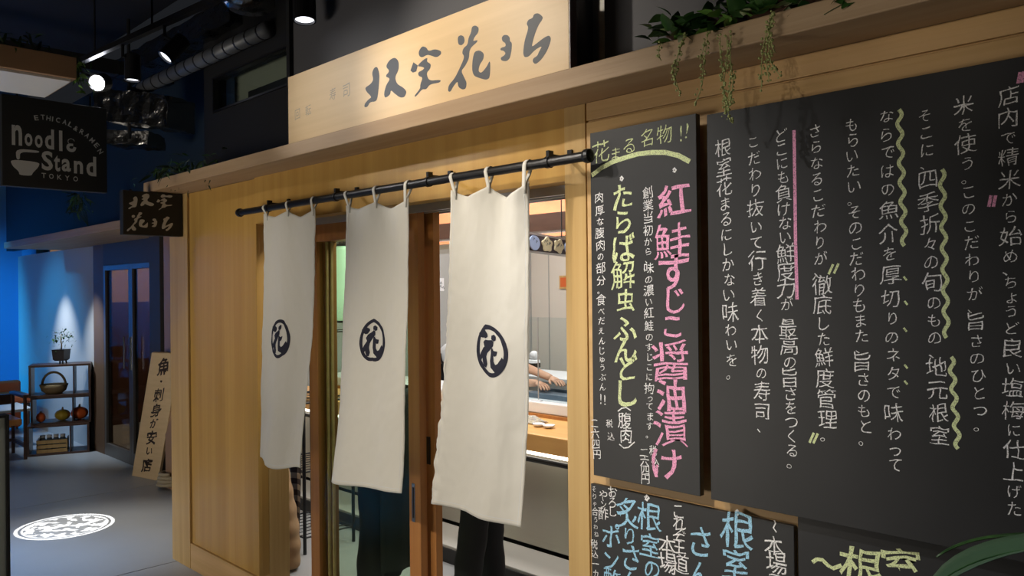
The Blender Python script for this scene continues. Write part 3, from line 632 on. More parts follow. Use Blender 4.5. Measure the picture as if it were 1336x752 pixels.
for i in range(290):
    t = random.random() ** 1.1; x = x0 + (x1 + .2 - x0) * t
    y = random.uniform(-.135, .02); top = .085 - .05 * abs(y + .05) / .08 + .02 * math.sin(x * 40)
    z = ZL + random.uniform(.0, max(.03, top)); k_ = random.random(); me = LM[0] if k_ < .6 - .0 else (LM[1] if k_ < .86 else LM[2])
    if t > .75: me = LM[0]
    leaf(pl, me, (x, y, z), random.uniform(-PI, 0) + random.gauss(0, .4), random.uniform(-.9, .5), random.uniform(-.7, .7), random.uniform(.75, 1.45))
def strand(pts, n2, fuzz=.006, r=.0032):
    W = [PY(850 + x / 4.7, y / 4.7, YL - .018) for x, y in pts]; m = MB(); fine = []
    for i in range(len(W) - 1):
        for j in range(6): fine.append(W[i].lerp(W[i + 1], j / 6) + Vector((0, -.004 * math.sin(i + j / 6), 0)))
    fine.append(W[-1]); m.tube(fine, .0011, 5)
    tot = sum((fine[i + 1] - fine[i]).length for i in range(len(fine) - 1)); k_ = int(tot / .0048)
    for i in range(k_):
        p = fine[min(len(fine) - 1, int(i / k_ * len(fine)))]; q = p + Vector((random.uniform(-1, 1), random.uniform(-1, 1), random.uniform(-1, 1))) * fuzz
        m.ball(q, r * random.uniform(.6, 1.25), 5, 4)
    ob('trailing_strand', m, 'strand_green', pl, smooth=True)
for s in ([(205,200),(180,290),(155,400),(145,480),(175,588)], [(190,260),(165,350),(135,420),(150,530)], [(345,210),(335,320),(322,430),(312,520),(268,630)], [(330,240),(318,320),(300,370)],
          [(420,230),(425,330),(440,430),(445,560),(455,640)], [(460,220),(470,330),(455,450),(440,560),(450,640),(442,700)], [(490,210),(488,330),(490,450),(480,560),(460,650),(470,720),(490,750)], [(480,340),(500,440),(505,500),(490,600),(497,640)],
          [(745,70),(715,180),(690,290),(675,400),(672,540)], [(750,90),(725,200),(705,300),(708,400),(718,505)], [(735,100),(728,220),(725,330),(745,410),(790,468)], [(730,230),(745,290),(762,325)], [(60,260),(45,310),(60,370)]): strand(s, 3)

# feathery dark foliage clumps
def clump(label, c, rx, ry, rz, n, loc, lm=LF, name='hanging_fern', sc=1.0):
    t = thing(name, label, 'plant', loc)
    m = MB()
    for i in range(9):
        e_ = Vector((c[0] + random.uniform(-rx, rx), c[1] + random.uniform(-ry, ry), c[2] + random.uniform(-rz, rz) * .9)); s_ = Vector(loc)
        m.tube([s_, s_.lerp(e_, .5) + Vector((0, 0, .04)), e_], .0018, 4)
    ob('stem', m, 'leaf_deep', t)
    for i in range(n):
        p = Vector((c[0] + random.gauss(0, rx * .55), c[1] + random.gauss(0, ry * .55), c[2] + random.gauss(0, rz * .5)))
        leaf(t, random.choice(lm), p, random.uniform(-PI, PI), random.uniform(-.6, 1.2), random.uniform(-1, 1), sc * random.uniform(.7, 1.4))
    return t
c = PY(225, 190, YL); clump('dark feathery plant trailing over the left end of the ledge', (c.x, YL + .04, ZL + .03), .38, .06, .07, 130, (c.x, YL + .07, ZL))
c = PY(100, 262, .25); clump('small green plant trailing over the blue ledge below the noodle sign', (c.x, .26, c.z), .16, .06, .10, 70, (c.x, .34, 2.165), sc=1.2)
XK = -4.0
zc0 = PX(50, 95, XK).z; zc1 = PX(50, 66, XK).z
clump('dark plants growing along the top of the left canopy', (XK - .15, -1.15, zc1 + .06), .14, .40, .05, 170, (XK - .15, -1.1, zc1), name='canopy_plant')
c = PX(108, 95, XK); clump('yellow-green sprig hanging off the canopy corner beside the lit lamp', (XK - .05, c.y, c.z), .03, .03, .06, 40, (XK - .05, c.y - .04, zc1), lm=[LM[1], LF[1]], name='canopy_sprig', sc=.7)

# big-leaved plant in the near right corner
bp = thing('potted_plant', 'glossy strap-leaved plant reaching in at the lower right corner', 'plant', (.32, -.52, 0))
ob('pot', MB().lathe([(.14, 0), (.17, .02), (.20, .36), (.21, .38), (.19, .385), (.18, .34), (.01, .33)], (.32, -.52, 0), 28), 'bonsai_pot', bp, smooth=True)
ob('stem', MB().tube([(.32, -.52, .33), (.33, -.50, .7), (.31, -.49, 1.0), (.30, -.50, 1.22)], [.022, .018, .016, .010], 8), 'leaf_dark', bp, smooth=True)
def strap(a, b, c, wd, curl=0, material='leaf_big', nrm=None):
    a, b, c = Vector(a), Vector(b), Vector(c); m = MB(); n = 22
    pts = [(1 - t) ** 2 * a + 2 * t * (1 - t) * b + t * t * c for t in [i / n for i in range(n + 1)]]
    for i, p in enumerate(pts):
        t = i / n; d = (pts[min(i + 1, n)] - pts[max(0, i - 1)]).normalized(); sd = d.cross(Vector((0, 0, 1))).normalized() if nrm is None else Vector(nrm)
        u_ = sd.cross(d); w_ = wd * .5 * (math.sin(PI * min(.985, (t * .93 + .07))) ** .6)
        for k_, q in enumerate((-1, -.5, 0, .5, 1)): m.v.append(p + sd * q * w_ + u_ * (.42 * abs(q) * (1.5 - .5 * abs(q))) * w_)
    for i in range(n):
        for k_ in range(4): a_ = 5 * i + k_; m.f.append([a_, a_ + 1, a_ + 6, a_ + 5])
    lf = ob('leaf', m, material, bp, smooth=True, thick=.0012)
    if wd > .04: ob('midrib', MB().tube([p + Vector((0, 0, .0012)) for p in pts], [.0026 * (1 - .7 * i / n) for i in range(n + 1)], 5), 'leaf_dark', lf, smooth=True)
    return lf
def cp(px, py, d): return CAM + ray(px, py) * d
strap((.30, -.50, 1.20), cp(1352, 640, 1.26), cp(1212, 772, 1.10), .074)
strap((.30, -.50, 1.22), cp(1330, 650, 1.5), cp(1222, 727, 1.42), .020, material='leaf_dark')
strap((.31, -.49, 1.12), (.55, -.45, 1.45), (.75, -.50, 1.25), .06); strap((.31, -.50, 1.15), (.40, -.75, 1.5), (.5, -.95, 1.25), .06)
strap((.31, -.50, 1.18), (.25, -.35, 1.5), (.2, -.22, 1.2), .05); strap((.31, -.50, 1.0), (.10, -.62, 1.22), (-.02, -.70, 1.0), .055)

# ================================================================== CEILING GEAR
ta, tb = PZ(105, 80, 3.0), PZ(288, -4, 3.0)
dd = (tb - ta).normalized()
tk = thing('lighting_track', 'black ceiling track carrying the spotlights over the corridor', 'lighting track', ta)
end = tb + dd * 3.2
ob('rail', MB().tube([ta, end], .022, 4), 'black_metal', tk)
for q in (.2, .9, 1.6): p = ta + dd * q; ob('drop_rod', MB().tube([p + EZ * .02, (p.x, p.y, 3.55)], .006, 6), 'black_metal', tk)
def tracklight(label, head, aim, face, r=.042, ln=.15, glow='lamp_soft'):
    t = thing('track_spotlight', label, 'spotlight', head, 'track spotlights')
    h = Vector(head); a = (Vector(aim) - h).normalized(); s = h - a * ln / 2; e_ = h + a * ln / 2
    ob('housing', MB().lathe([(r * .75, 0), (r, .008), (r, ln), (r * .86, ln), (r * .84, ln - .014), (.002, ln - .015)], s, 24, a), 'black_metal', t, smooth=False)
    ob('lens', MB().lathe([(r * .82, 0), (r * .82, .003)], e_ - a * .013, 20, a), glow, t)
    n_ = ta + dd * (h - ta).dot(dd); n_.z = 3.0
    ob('arm', MB().tube([n_, (n_.x, n_.y, h.z + .05), tuple(h - a * .03)], .009, 8), 'black_metal', t)
    return t
def onz(px, py, z): return PZ(px, py, z)
h = PZ(173, 88, 2.87); tracklight('black cylindrical spotlight pointing straight down from the track', h, h + Vector((.02, -.02, -1)), None)
h = PZ(228, 63, 2.88); tracklight('tilted black spotlight with a bright mouth on the track', h, h + Vector((-.10, -.75, -.9)), None)
h = Vector((-5.27, -.19, 2.91)); tracklight('brightly lit spotlight facing the camera at the end of the track', h, Vector((-4.3, -1.1, 2.5)), None, r=.055, ln=.10, glow='lamp_glow')
h = PZ(397, 6, 2.86); tracklight('black spotlight cut by the top edge above the shop sign', h, h + Vector((.1, -.05, -1)), None, r=.05)
# foil-wrapped ducts and pipe
def crumple(mb, amt, sc):
    for i, v in enumerate(mb.v): mb.v[i] = v + noise.noise_vector(v * sc) * amt
    return mb
def ductbox(a, b, wy, hz, n=26, k_=8):
    a, b = Vector(a), Vector(b); d = (b - a).normalized(); sd = d.cross(EZ).normalized(); m = MB(); ring_ = []
    for i in range(n + 1):
        p = a.lerp(b, i / n)
        for q in range(4):
            c0 = [(-1, -1), (1, -1), (1, 1), (-1, 1)][q]; c1 = [(1, -1), (1, 1), (-1, 1), (-1, -1)][q]
            for j in range(k_): t = j / k_; m.v.append(p + sd * wy / 2 * (c0[0] + (c1[0] - c0[0]) * t) + EZ * hz / 2 * (c0[1] + (c1[1] - c0[1]) * t))
    R = 4 * k_
    for i in range(n):
        for j in range(R): m.f.append([i * R + j, i * R + (j + 1) % R, (i + 1) * R + (j + 1) % R, (i + 1) * R + j])
    m.f.append(list(range(R))[::-1]); m.f.append([n * R + j for j in range(R)])
    return crumple(m, .016, 14)
a = PZ(150, 110, 3.25); b = PZ(330, 20, 3.25)
tag(ob('foil_duct', ductbox(a, b, .30, .14), 'foil', smooth=False), 'crumpled foil-wrapped duct running above the track spotlights', 'duct')
tag(ob('foil_duct', ductbox(PX(142, 140, -6.1), PX(236, 150, -5.5), .26, .22), 'foil'), 'foil-wrapped duct hanging lower, above the small square sign', 'duct')
tag(ob('foil_duct', ductbox(PX(140, 182, -6.3), PX(205, 184, -6.0), .24, .10), 'foil'), 'thin foil duct below the lower duct, beside the noodle sign', 'duct')
a = PZ(180, 118, 3.05); b = PZ(350, 38, 3.05); pm = MB().tube([a, b], .045, 14)
pipe = thing('ceiling_pipe', 'grey banded pipe under the foil duct above the corridor', 'pipe', a)
ob('tube', pm, 'pipe_grey', pipe, smooth=True)
for i in range(14): p = a.lerp(b, (i + .5) / 14); ob('band', MB().tube([p, p + (b - a).normalized() * .012], .0475, 14), 'black_metal', pipe)
tag(ob('pendant_housing', MB().lathe([(.05, .1), (.12, .06), (.13, -.02), (.10, -.05), (.01, -.06)], PZ(325, 0, 3.1), 20), 'foil', smooth=True), 'shiny round ceiling fixture cut off at the top edge', 'ceiling fixture')
struct('trim_11', MB().box(-6.2, -6.1, -3, .6, 3.2, 3.3).box(-8, -7.9, -3, .6, 3.1, 3.2).tube([(-5.9, .2, 3.55), (-5.9, .2, 2.7)], .012), 'black_paint')

# ================================================================== LEFT CANOPY AND PARTITION (near left)
cy = PX(100, 90, XK).y
cn = struct('trim_12', bx(XK - .45, XK, -4.5, cy, zc0, zc1), 'beige_trim', bevel=.003)
struct('trim_13', bx(XK - .43, XK - .02, -4.5, cy - .02, zc0 - .012, zc0 - .0005), 'white_plastic')
pw = PX(12, 545, -4.04)
pt = thing('partition_panel', 'low pale partition with dark edge at the lower left corner', 'partition', (-4.08, -1.8, 0))
ob('panel', bx(-4.10, -4.05, -2.9, pw.y - .012, .0, pw.z), 'partition_white', pt, bevel=.002)
ob('edge', MB().box(-4.11, -4.04, pw.y - .012, pw.y, 0, pw.z + .012).box(-4.11, -4.04, -2.9, pw.y - .012, pw.z, pw.z + .012), 'black_paint', pt)

# ================================================================== LEFT BACKGROUND
YZ = .86
xr_ = PY(215, 400, YZ).x; xd0 = PY(135, 400, YZ).x; xw1 = PY(122, 400, YZ).x; xw0 = PY(20, 400, YZ).x
zl2b, zl2t = 2.10, 2.165
# pale blue wall, gently curved
m = MB(); n = 24
for i in range(n + 1):
    t = i / n; x = xw0 + (xw1 - xw0) * t; y = YZ + .12 * (1 - math.sin(PI * (t * .5 + .25)) ) - .0
    m.v += [Vector((x, y, 0)), Vector((x, y, zl2b)), Vector((x, y + .08, zl2b)), Vector((x, y + .08, 0))]
for i in range(n):
    a = 4 * i
    for k_ in range(4): m.f.append([a + k_, a + (k_ + 1) % 4, a + 4 + (k_ + 1) % 4, a + 4 + k_])
m.f += [[0, 1, 2, 3], [4 * n + 3, 4 * n + 2, 4 * n + 1, 4 * n]]
struct('wall_blue', m, 'pale_blue_wall', smooth=False)
struct('wall_cafe_end', bx(-12.6, -12.5, -4.6, 5, 0, 3.6), 'blue_wall')
struct('wall_cafe_side', bx(-12.5, xw0 + .02, 1.10, 1.18, 0, 3.6), 'blue_wall')
struct('trim_14', bx(PY(5, 306, .3).x, XL - .02, .3, 1.0, zl2b, zl2t), 'wood_ledge', bevel=.003)
struct('wall_over_cafe', bx(-11.8, -4.95, .76, .84, zl2t, 3.6), 'teal_wall')
struct('wall_brown', bx(xw1, xd0, YZ, YZ + .08, 0, zl2b), 'brown_wall')
struct('trim_15', bx(PY(214, 400, .74).x, PY(240, 400, .80).x, .74, .785, 0, zl2b), 'beige_trim')
# glazed shop doors with metal frames
xm = PY(170, 400, YZ).x; xr2 = PY(204, 400, YZ).x
zd = PY(160, 345, YZ).z
for k_, (xa_, xb_) in enumerate(((xd0, xm), (xm, xr2))):
    d = thing('door_%d' % (4 + k_), ('left' if k_ == 0 else 'right') + ' leaf of the dark glazed doors behind the leaning board', 'door', ((xa_ + xb_) / 2, YZ, 0)); d['kind'] = 'structure'
    fw = .05
    fr_ = MB().box(xa_, xa_ + fw, YZ, YZ + .05, 0, zd).box(xb_ - fw, xb_, YZ, YZ + .05, 0, zd).box(xa_ + fw, xb_ - fw, YZ, YZ + .05, zd - fw, zd).box(xa_ + fw, xb_ - fw, YZ, YZ + .05, 0, .12)
    ob('frame', fr_, 'alu_dark', d, bevel=.003); ob('pane', bx(xa_ + fw, xb_ - fw, YZ + .02, YZ + .026, .12, zd - fw), 'dark_glass', d)
    ob('handle', MB().tube([(xb_ - .09 if k_ == 0 else xa_ + .09, YZ - .03, .9), (xb_ - .09 if k_ == 0 else xa_ + .09, YZ - .03, 1.2)], .009), 'chrome', d)
struct('trim_16', bx(xd0, xr2, YZ - .0, YZ + .06, zd, zl2b), 'steel_blue')
struct('trim_17', bx(xr2, xr_ + .05, YZ - .06, YZ + .06, 0, zl2b), 'steel_blue', bevel=.003)
# room behind the glass doors
struct('wall_shop_back', bx(-10.4, XI - .1, 3.4, 3.46, 0, 2.7), 'beige_trim'); struct('wall_shop_left', bx(xd0 - 2.2, xd0 - 2.15, .96, 3.4, 0, 2.7), 'beige_trim')
area('glazed_shop_light', (-9.3, 1.9, 2.45), (-9.9, 1.9, .8), 30, .8, .5, 'warm')
tag(ob('shop_cabinet', bx(xd0 - 2.14, xd0 - 1.8, 1.2, 3.3, 0, 1.50), 'dark_wood'), 'dark cabinet seen through the right glazed door', 'cabinet')

# display shelf unit: three staggered open boxes
p = PZ(35, 597); q = PZ(119, 590); wdv = Vector((q.x - p.x, q.y - p.y, 0)); wl = wdv.length; ang = math.atan2(wdv.y, wdv.x)
su = bpy.data.objects.new('display_shelf', None); COL.objects.link(su)
tag(su, 'dark staggered open shelf unit standing by the pale blue wall', 'shelf')
MU = Matrix.Translation((p.x, p.y, 0)) @ Matrix.Rotation(ang, 4, 'Z'); su.matrix_basis = MU
dp = .30; H1, H2, H3 = .30, .58, .90; tkn = .02
def sh(a): return MU @ Vector(a)
def crate_(name, x0, x1, z0, z1, d0):
    m = MB(); mx = MU
    m.box(x0, x1, d0, d0 + dp, z0, z0 + tkn, mx).box(x0, x1, d0, d0 + dp, z1 - tkn, z1, mx).box(x0, x0 + tkn, d0, d0 + dp, z0 + tkn, z1 - tkn, mx).box(x1 - tkn, x1, d0, d0 + dp, z0 + tkn, z1 - tkn, mx)
    o = ob(name, m, 'dark_wood', su); return o
crate_('shelf_box', 0, wl * .97, 0, H1, 0); crate_('shelf_box', .03, wl, H1 + .001, H2, .03); crate_('shelf_box', .02, wl * 1.0, H2 + .001, H3, .0)
ob('divider', MB().box(wl * .72, wl * .74, 0, dp, H2 + .021, H3 - .021, MU).box(wl * .70, wl * .72, .03, .03 + dp, H1 + .021, H2 - .021, MU).box(wl * .66, wl * .68, 0, dp, .021, H1 - .021, MU), 'dark_wood', su)
# things on it
def atS(x, d, z): return sh((x, d, z))
c = atS(wl * .40, .14, H2 + .021)
bk = thing('wicker_basket', 'round wicker basket with arched handle in the top tier of the shelf unit', 'basket', c)
ob('bowl', MB().lathe([(.07, 0), (.11, .03), (.13, .09), (.125, .095), (.10, .04), (.01, .015)], c, 22), 'wicker', bk, smooth=True)
ob('handle', MB().tube([c + Vector((.12 * math.cos(t) * .7, .12 * math.cos(t) * .7, .085 + .13 * math.sin(t))) for t in [PI * i / 12 for i in range(13)]], .012, 8), 'wicker', bk, smooth=True)
def gourd(label, c, r, material, fl=.75, rib=8):
    m = MB(); nn = 24
    pr = [(r * math.sin(PI * i / 10), -r * fl * math.cos(PI * i / 10) + r * fl) for i in range(11)]
    for (a_, z) in pr:
        for j in range(nn):
            t = 2 * PI * j / nn; k_ = 1 - .10 * abs(math.cos(rib / 2 * t)); m.v.append(Vector((max(a_, .001) * k_ * math.cos(t), max(a_, .001) * k_ * math.sin(t), z)) + c)
    for i in range(10):
        for j in range(nn): m.f.append([i * nn + j, i * nn + (j + 1) % nn, (i + 1) * nn + (j + 1) % nn, (i + 1) * nn + j])
    t = thing('pumpkin', label, 'pumpkin', c); ob('flesh', m, material, t, smooth=True)
    ob('stem', MB().tube([c + EZ * (2 * r * fl - .004), c + Vector((.006, 0, 2 * r * fl + r * .3))], [r * .16, r * .1], 6), 'wicker', t)
gourd('large orange pumpkin in the middle tier of the shelf unit', atS(wl * .80, .16, H1 + .021), .085, 'pumpkin')
gourd('yellow-green squash beside the orange pumpkin in the middle tier', atS(wl * .53, .15, H1 + .021), .075, 'squash')
gourd('small orange gourd at the left of the middle tier', atS(wl * .20, .10, H1 + .021), .045, 'pumpkin', 1.1)
c = atS(wl * .58, .25, H1 + .021)
tag(ob('yellow_basket', MB().lathe([(.06, 0), (.09, .06), (.10, .13), (.096, .13), (.085, .06), (.01, .01)], c + EX * -.0, 20), 'squash', smooth=True), 'yellow bowl at the back of the middle tier', 'bowl') if False else None
c0 = atS(wl * .18, .03, .021)
wc = thing('wooden_crate', 'slatted wooden crate in the bottom tier of the shelf unit', 'crate', c0)
for z in (.0, .045, .09): ob('slat', MB().box(wl * .14, wl * .62, .025, .035, .022 + z, .057 + z, MU), 'wood_vertical', wc)
ob('end_board', MB().box(wl * .14, wl * .16, .036, .24, .022, .15, MU), 'wood_vertical', wc); ob('end_board', MB().box(wl * .60, wl * .62, .036, .24, .022, .15, MU), 'wood_vertical', wc)
for i in range(4):
    c = atS(wl * (.22 + .105 * i), .12, .022)
    j = thing('glass_jar', ('leftmost jar', 'second jar from the left', 'third jar from the left', 'rightmost jar')[i] + ' in the wooden crate of the shelf unit', 'jar', c, 'jars in the wooden crate'); jb_ = ob('body', MB().lathe([(.026, 0), (.030, .01), (.030, .12), (.02, .14)], c, 14), 'blue_grey', j, smooth=True); ob('lid', MB().lathe([(.022, .1401), (.024, .145), (.024, .165), (.005, .168)], c, 14), 'white_plastic', jb_)
c = atS(wl * .52, .14, H3)
bo = thing('bonsai_plant', 'small bonsai in a dark footed pot on top of the shelf unit', 'plant', c)
ob('pot', MB().lathe([(.060, .03), (.078, .045), (.088, .14), (.092, .145), (.08, .145), (.01, .13)], c, 4), 'bonsai_pot', bo)
ob('foot', MB().tube([c + Vector((-.05, 0, 0)), c + Vector((-.04, 0, .035))], .008).tube([c + Vector((.05, 0, 0)), c + Vector((.04, 0, .035))], .008).tube([c + Vector((0, .05, 0)), c + Vector((0, .04, .035))], .008), 'bonsai_pot', bo)
ob('trunk', MB().tube([c + Vector((0, 0, .13)), c + Vector((.012, 0, .19)), c + Vector((-.008, 0, .24)), c + Vector((.01, 0, .30))], [.009, .007, .006, .003], 6), 'wicker', bo, smooth=True)
for i in range(110):
    d = Vector((random.gauss(0, .05), random.gauss(0, .05), random.gauss(.27, .045)))
    leaf(bo, random.choice([LF[0], LF[1], LM[0]]), c + d, random.uniform(-PI, PI), random.uniform(-.8, .8), 0, random.uniform(.4, .8))

# orange bench seat, table, wooden stool at far left
ca = PX(0, 515, -10.6)
X_ = -10.9; y1_ = PX(28, 510, X_).y; zt_ = PX(14, 497, X_).z; zb_ = PX(14, 548, X_).z
ch = thing('orange_armchair', 'orange leather chair behind the pale table at the far left', 'chair', (X_, y1_ - .3, 0))
ob('backrest', bx(X_ - .10, X_, y1_ - .60, y1_, zb_ - .1, zt_), 'orange_leather', ch, bevel=.03); ob('seat', bx(X_, X_ + .5, y1_ - .60, y1_, .36, .46), 'orange_leather', ch, bevel=.03)
for a_ in (X_ - .05, X_ + .45):
    for b_ in (y1_ - .56, y1_ - .04): ob('leg', MB().tube([(a_, b_, 0), (a_, b_, .37)], [.016, .02], 8), 'dark_wood', ch)
X_ = -9.95; e_ = PX(33, 532, X_); zt_ = PX(20, 530, X_).z
tb_ = thing('cafe_table', 'pale rectangular table in front of the orange chair', 'table', (X_, e_.y - .4, 0))
ob('tabletop', bx(X_ - .32, X_ + .32, e_.y - .85, e_.y, zt_ - .03, zt_), 'table_white', tb_, bevel=.004); ob('pedestal', MB().lathe([(.22, 0), (.22, .015), (.03, .03), (.03, zt_ - .05), (.12, zt_ - .031)], (X_, e_.y - .42, 0), 20), 'black_metal', tb_)
X_ = -8.85; e_ = PX(33, 560, X_); yb_ = e_.y
st = thing('wooden_armchair', 'dark wooden armchair frame beside the shelf unit', 'chair', (X_, yb_ - .25, 0))
for (a_, b_) in ((0, 0), (0, -.45), (-.45, 0), (-.45, -.45)): ob('leg', MB().tube([(X_ + a_, yb_ + b_, 0), (X_ + a_, yb_ + b_, .60)], .018, 6), 'dark_wood', st)
ob('arm', MB().box(X_ - .48, X_ + .03, yb_ - .025, yb_ + .025, .60, .63).box(X_ - .48, X_ + .03, yb_ - .475, yb_ - .425, .60, .63), 'dark_wood', st, bevel=.004)
ob('seat', bx(X_ - .45, X_ + .02, yb_ - .42, yb_ - .03, .34, .40), 'wood_orange', st, bevel=.01); ob('stretcher', MB().box(X_ - .45, X_, yb_ - .015, yb_ + .015, .12, .15).box(X_-.46, X_-.44, yb_-.43, yb_-.02, .12,.15), 'dark_wood', st)
ob('backrest', MB().box(X_ - .48, X_ - .44, yb_ - .43, yb_ - .02, .5, .6), 'dark_wood', st)

# leaning board with brush writing
A_ = PZ(172, 621); B_ = PZ(206, 628); wdir = (B_ - A_).normalized(); wb = (B_ - A_).length
dref = (A_ - CAM).dot(fwd); T_ = cp(198, 460, 6.42); Tb = T_ - A_
Tb = Vector((Tb.x, Tb.y, Tb.z)); TR = T_ + wdir * wb * .95
nrm = wdir.cross(Tb).normalized(); 
if nrm.dot(CAM - A_) < 0: nrm = -nrm
lb = thing('leaning_board', 'tall pale wooden board with black brush writing leaning by the glazed doors', 'sign', A_)
ob('plank', MB().prism([A_, B_, TR, T_], -nrm * .025), 'sign_wood', lb, bevel=.002)
up_ = Tb.normalized(); ln_ = Tb.length
for c, t, s in (('魚', .90, .155), ('・', .79, .09), ('刺', .685, .13), ('身', .565, .13), ('が', .46, .10), ('安', .345, .135), ('い', .235, .10), ('店', .11, .14)):
    lm_ = MB(); put(lm_, c, A_ + Tb * t + wdir * wb * .5 + nrm * .001, s * 1.15, wdir, up_, off=.022, asp=.92, shear=.15); ob('brush_character', lm_, 'ink_brown', lb)
# rope coil and driftwood stand with foliage
c = PZ(226, 636); c.z = 0
rp = MB(); pts = [c + Vector(((.12 - .0004 * i) * math.cos(i * .5), (.12 - .0004 * i) * math.sin(i * .5), .016 + .0022 * i)) for i in range(50)]
tag(ob('rope_coil', rp.tube(pts, .015, 8), 'rope', smooth=True), 'coil of pale rope on the floor at the foot of the leaning board', 'rope')
pc = PZ(222, 612); pc.z = 0
db = thing('driftwood_display', 'bundle of dark green leaves on a stick stand behind the leaning board', 'plant', pc)
ob('post', MB().tube([pc, pc + Vector((.01, 0, .55)), pc + Vector((-.02, .02, .95))], [.02, .018, .012], 8), 'wicker', db, smooth=True)
ob('branch', MB().tube([pc + Vector((-.18, -.05, .50)), pc + Vector((0, 0, .44)), pc + Vector((.15, .04, .40))], [.014, .018, .012], 8), 'wicker', db, smooth=True)
for i in range(50): leaf(db, random.choice([LM[0], LF[0]]), pc + Vector((random.gauss(0, .06), random.gauss(0, .05), random.choice([random.gauss(.72, .06), random.gauss(.25, .12)]))), random.uniform(-PI, PI), random.uniform(-.8, 1), 0, random.uniform(1.2, 2.4))
#PART2
# ================================================================== INTERIOR
ct = thing('sushi_counter', 'long wooden counter with steel front and foot step inside the doorway', 'counter', (-4.0, 1.5, 0))
ob('front_panel', bx(-6.2, -1.0, 1.46, 1.50, .12, .655), 'steel', ct)
ob('toe_kick', bx(-6.2, -1.0, 1.52, 1.60, 0, .12), 'black_paint', ct)
ob('foot_step', bx(-6.2, -1.0, 1.16, 1.455, 0, .10), 'step_stone', ct, bevel=.004)
ob('step_face', bx(-6.2, -1.0, 1.150, 1.159, 0, .085), 'black_paint', ct)
ob('worktop', bx(-6.2, -1.0, 1.40, 1.86, .68, .78), 'counter_wood', ct, bevel=.005)
ob('light_strip', bx(-6.2, -1.0, 1.405, 1.425, .662, .679), 'strip_glow', ct)
ob('rail', MB().tube([(-6.2, 1.40, .635), (-1.0, 1.40, .635)], .016, 10), 'black_metal', ct)
ob('upstand', bx(-6.2, -1.0, 1.862, 1.90, .68, .80), 'wood_orange', ct)
ob('body', bx(-6.2, -1.0, 1.902, 2.30, 0, .80), 'grey_wall', ct)
ob('raised_shelf', bx(-6.2, -1.0, 1.88, 2.30, .802, .872), 'white_plastic', ct, bevel=.006)
area('counter_light', (-3.6, 1.75, 2.3), (-3.6, 1.8, .8), 7, 2.6, .2, 'white')
p = PY(703, 500, 1.94)
ac = thing('acrylic_screen', 'clear acrylic screen standing on the white counter shelf', 'screen', (p.x, 1.94, .872))
ob('sheet', bx(p.x - .9, p.x + .9, 1.938, 1.943, .873, 1.42), 'clear_glass', ac)
ob('edge_strip', bx(p.x - .004, p.x + .004, 1.934, 1.937, .873, 1.42), 'alu', ac); ob('foot', bx(p.x - .04, p.x + .04, 1.905, 1.934, .873, .879), 'white_plastic', ac)
p = PY(722, 508, 2.12)
tr_ = thing('prep_tray', 'blue-grey tray in front of the chef behind the white shelf', 'tray', (p.x, 2.12, .872))
ob('base', bx(p.x - .28, p.x + .5, 2.02, 2.27, .873, .885), 'blue_grey', tr_, bevel=.003); ob('rim', MB().box(p.x - .28, p.x + .5, 2.01, 2.02, .873, .905).box(p.x - .28, p.x + .5, 2.27, 2.28, .873, .905), 'blue_grey', tr_)
p = PY(688, 548, 1.66)
cl = MB(); nn = 14
for i in range(nn + 1):
    for j in range(nn + 1):
        u_, v_ = i / nn - .5, j / nn - .5
        cl.v.append(Vector((p.x + u_ * .20, 1.68 + v_ * .12, .782 + .045 * (1 - 4 * v_ * v_) * (1 - 3 * u_ * u_) * (.75 + .5 * noise.noise(Vector((i * .5, j * .5, 0)))))))
for i in range(nn):
    for j in range(nn): a = i * (nn + 1) + j; cl.f.append([a, a + 1, a + nn + 2, a + nn + 1])
mm_ = mat('patterned_cloth', (.02, .03, .12), .8); b_ = mm_.node_tree.nodes['Principled BSDF']; v_ = mm_.node_tree.nodes.new('ShaderNodeTexVoronoi'); v_.inputs['Scale'].default_value = 60
r_ = mm_.node_tree.nodes.new('ShaderNodeValToRGB'); r_.color_ramp.interpolation = 'CONSTANT'; r_.color_ramp.elements[0].color = (.03, .05, .2, 1); r_.color_ramp.elements[1].position = .6; r_.color_ramp.elements[1].color = (.55, .42, .08, 1)
e_ = r_.color_ramp.elements.new(.35); e_.color = (.6, .6, .65, 1); mm_.node_tree.links.new(v_.outputs['Color'], r_.inputs[0]); mm_.node_tree.links.new(r_.outputs[0], b_.inputs['Base Color'])
tag(ob('folded_cloth', cl, 'patterned_cloth', smooth=True, thick=.003), 'crumpled blue and yellow patterned cloth on the wooden counter', 'cloth')
for px, py, l_ in ((703, 549, 'small white dish on the counter beside the patterned cloth'), (716, 553, 'small white dish on the counter further right, nearer the jamb')):
    p = PY(px, py, 1.60); p.z = .78
    tag(ob('small_dish', MB().lathe([(.018, .001), (.034, .012), (.038, .02), (.034, .02), (.016, .006), (.001, .005)], p, 18), 'white_plastic', smooth=True), l_, 'dish')
p = PY(575, 538, 1.62); p.z = .78
tag(ob('small_bowl', MB().lathe([(.02, .001), (.04, .012), (.055, .035), (.051, .035), (.03, .012), (.001, .008)], p, 18), 'plate_dark', smooth=True), 'small dark bowl at the left end of the visible counter', 'bowl')
p = PY(697, 486, 2.9)
wk = thing('back_worktop', 'pale back worktop behind the chef', 'counter', (-4.6, 3.0, 0)); ob('cabinet', bx(-6.2, -2.6, 3.22, 3.7, 0, .80), 'grey_wall', wk); ob('top', bx(-6.2, -2.6, 3.2, 3.7, .801, .84), 'white_plastic', wk, bevel=.004)
p = PY(697, 484, 3.35); p.z = .84
ds = thing('dispenser', 'white rounded dispenser with black band on the back worktop', 'dispenser', p)
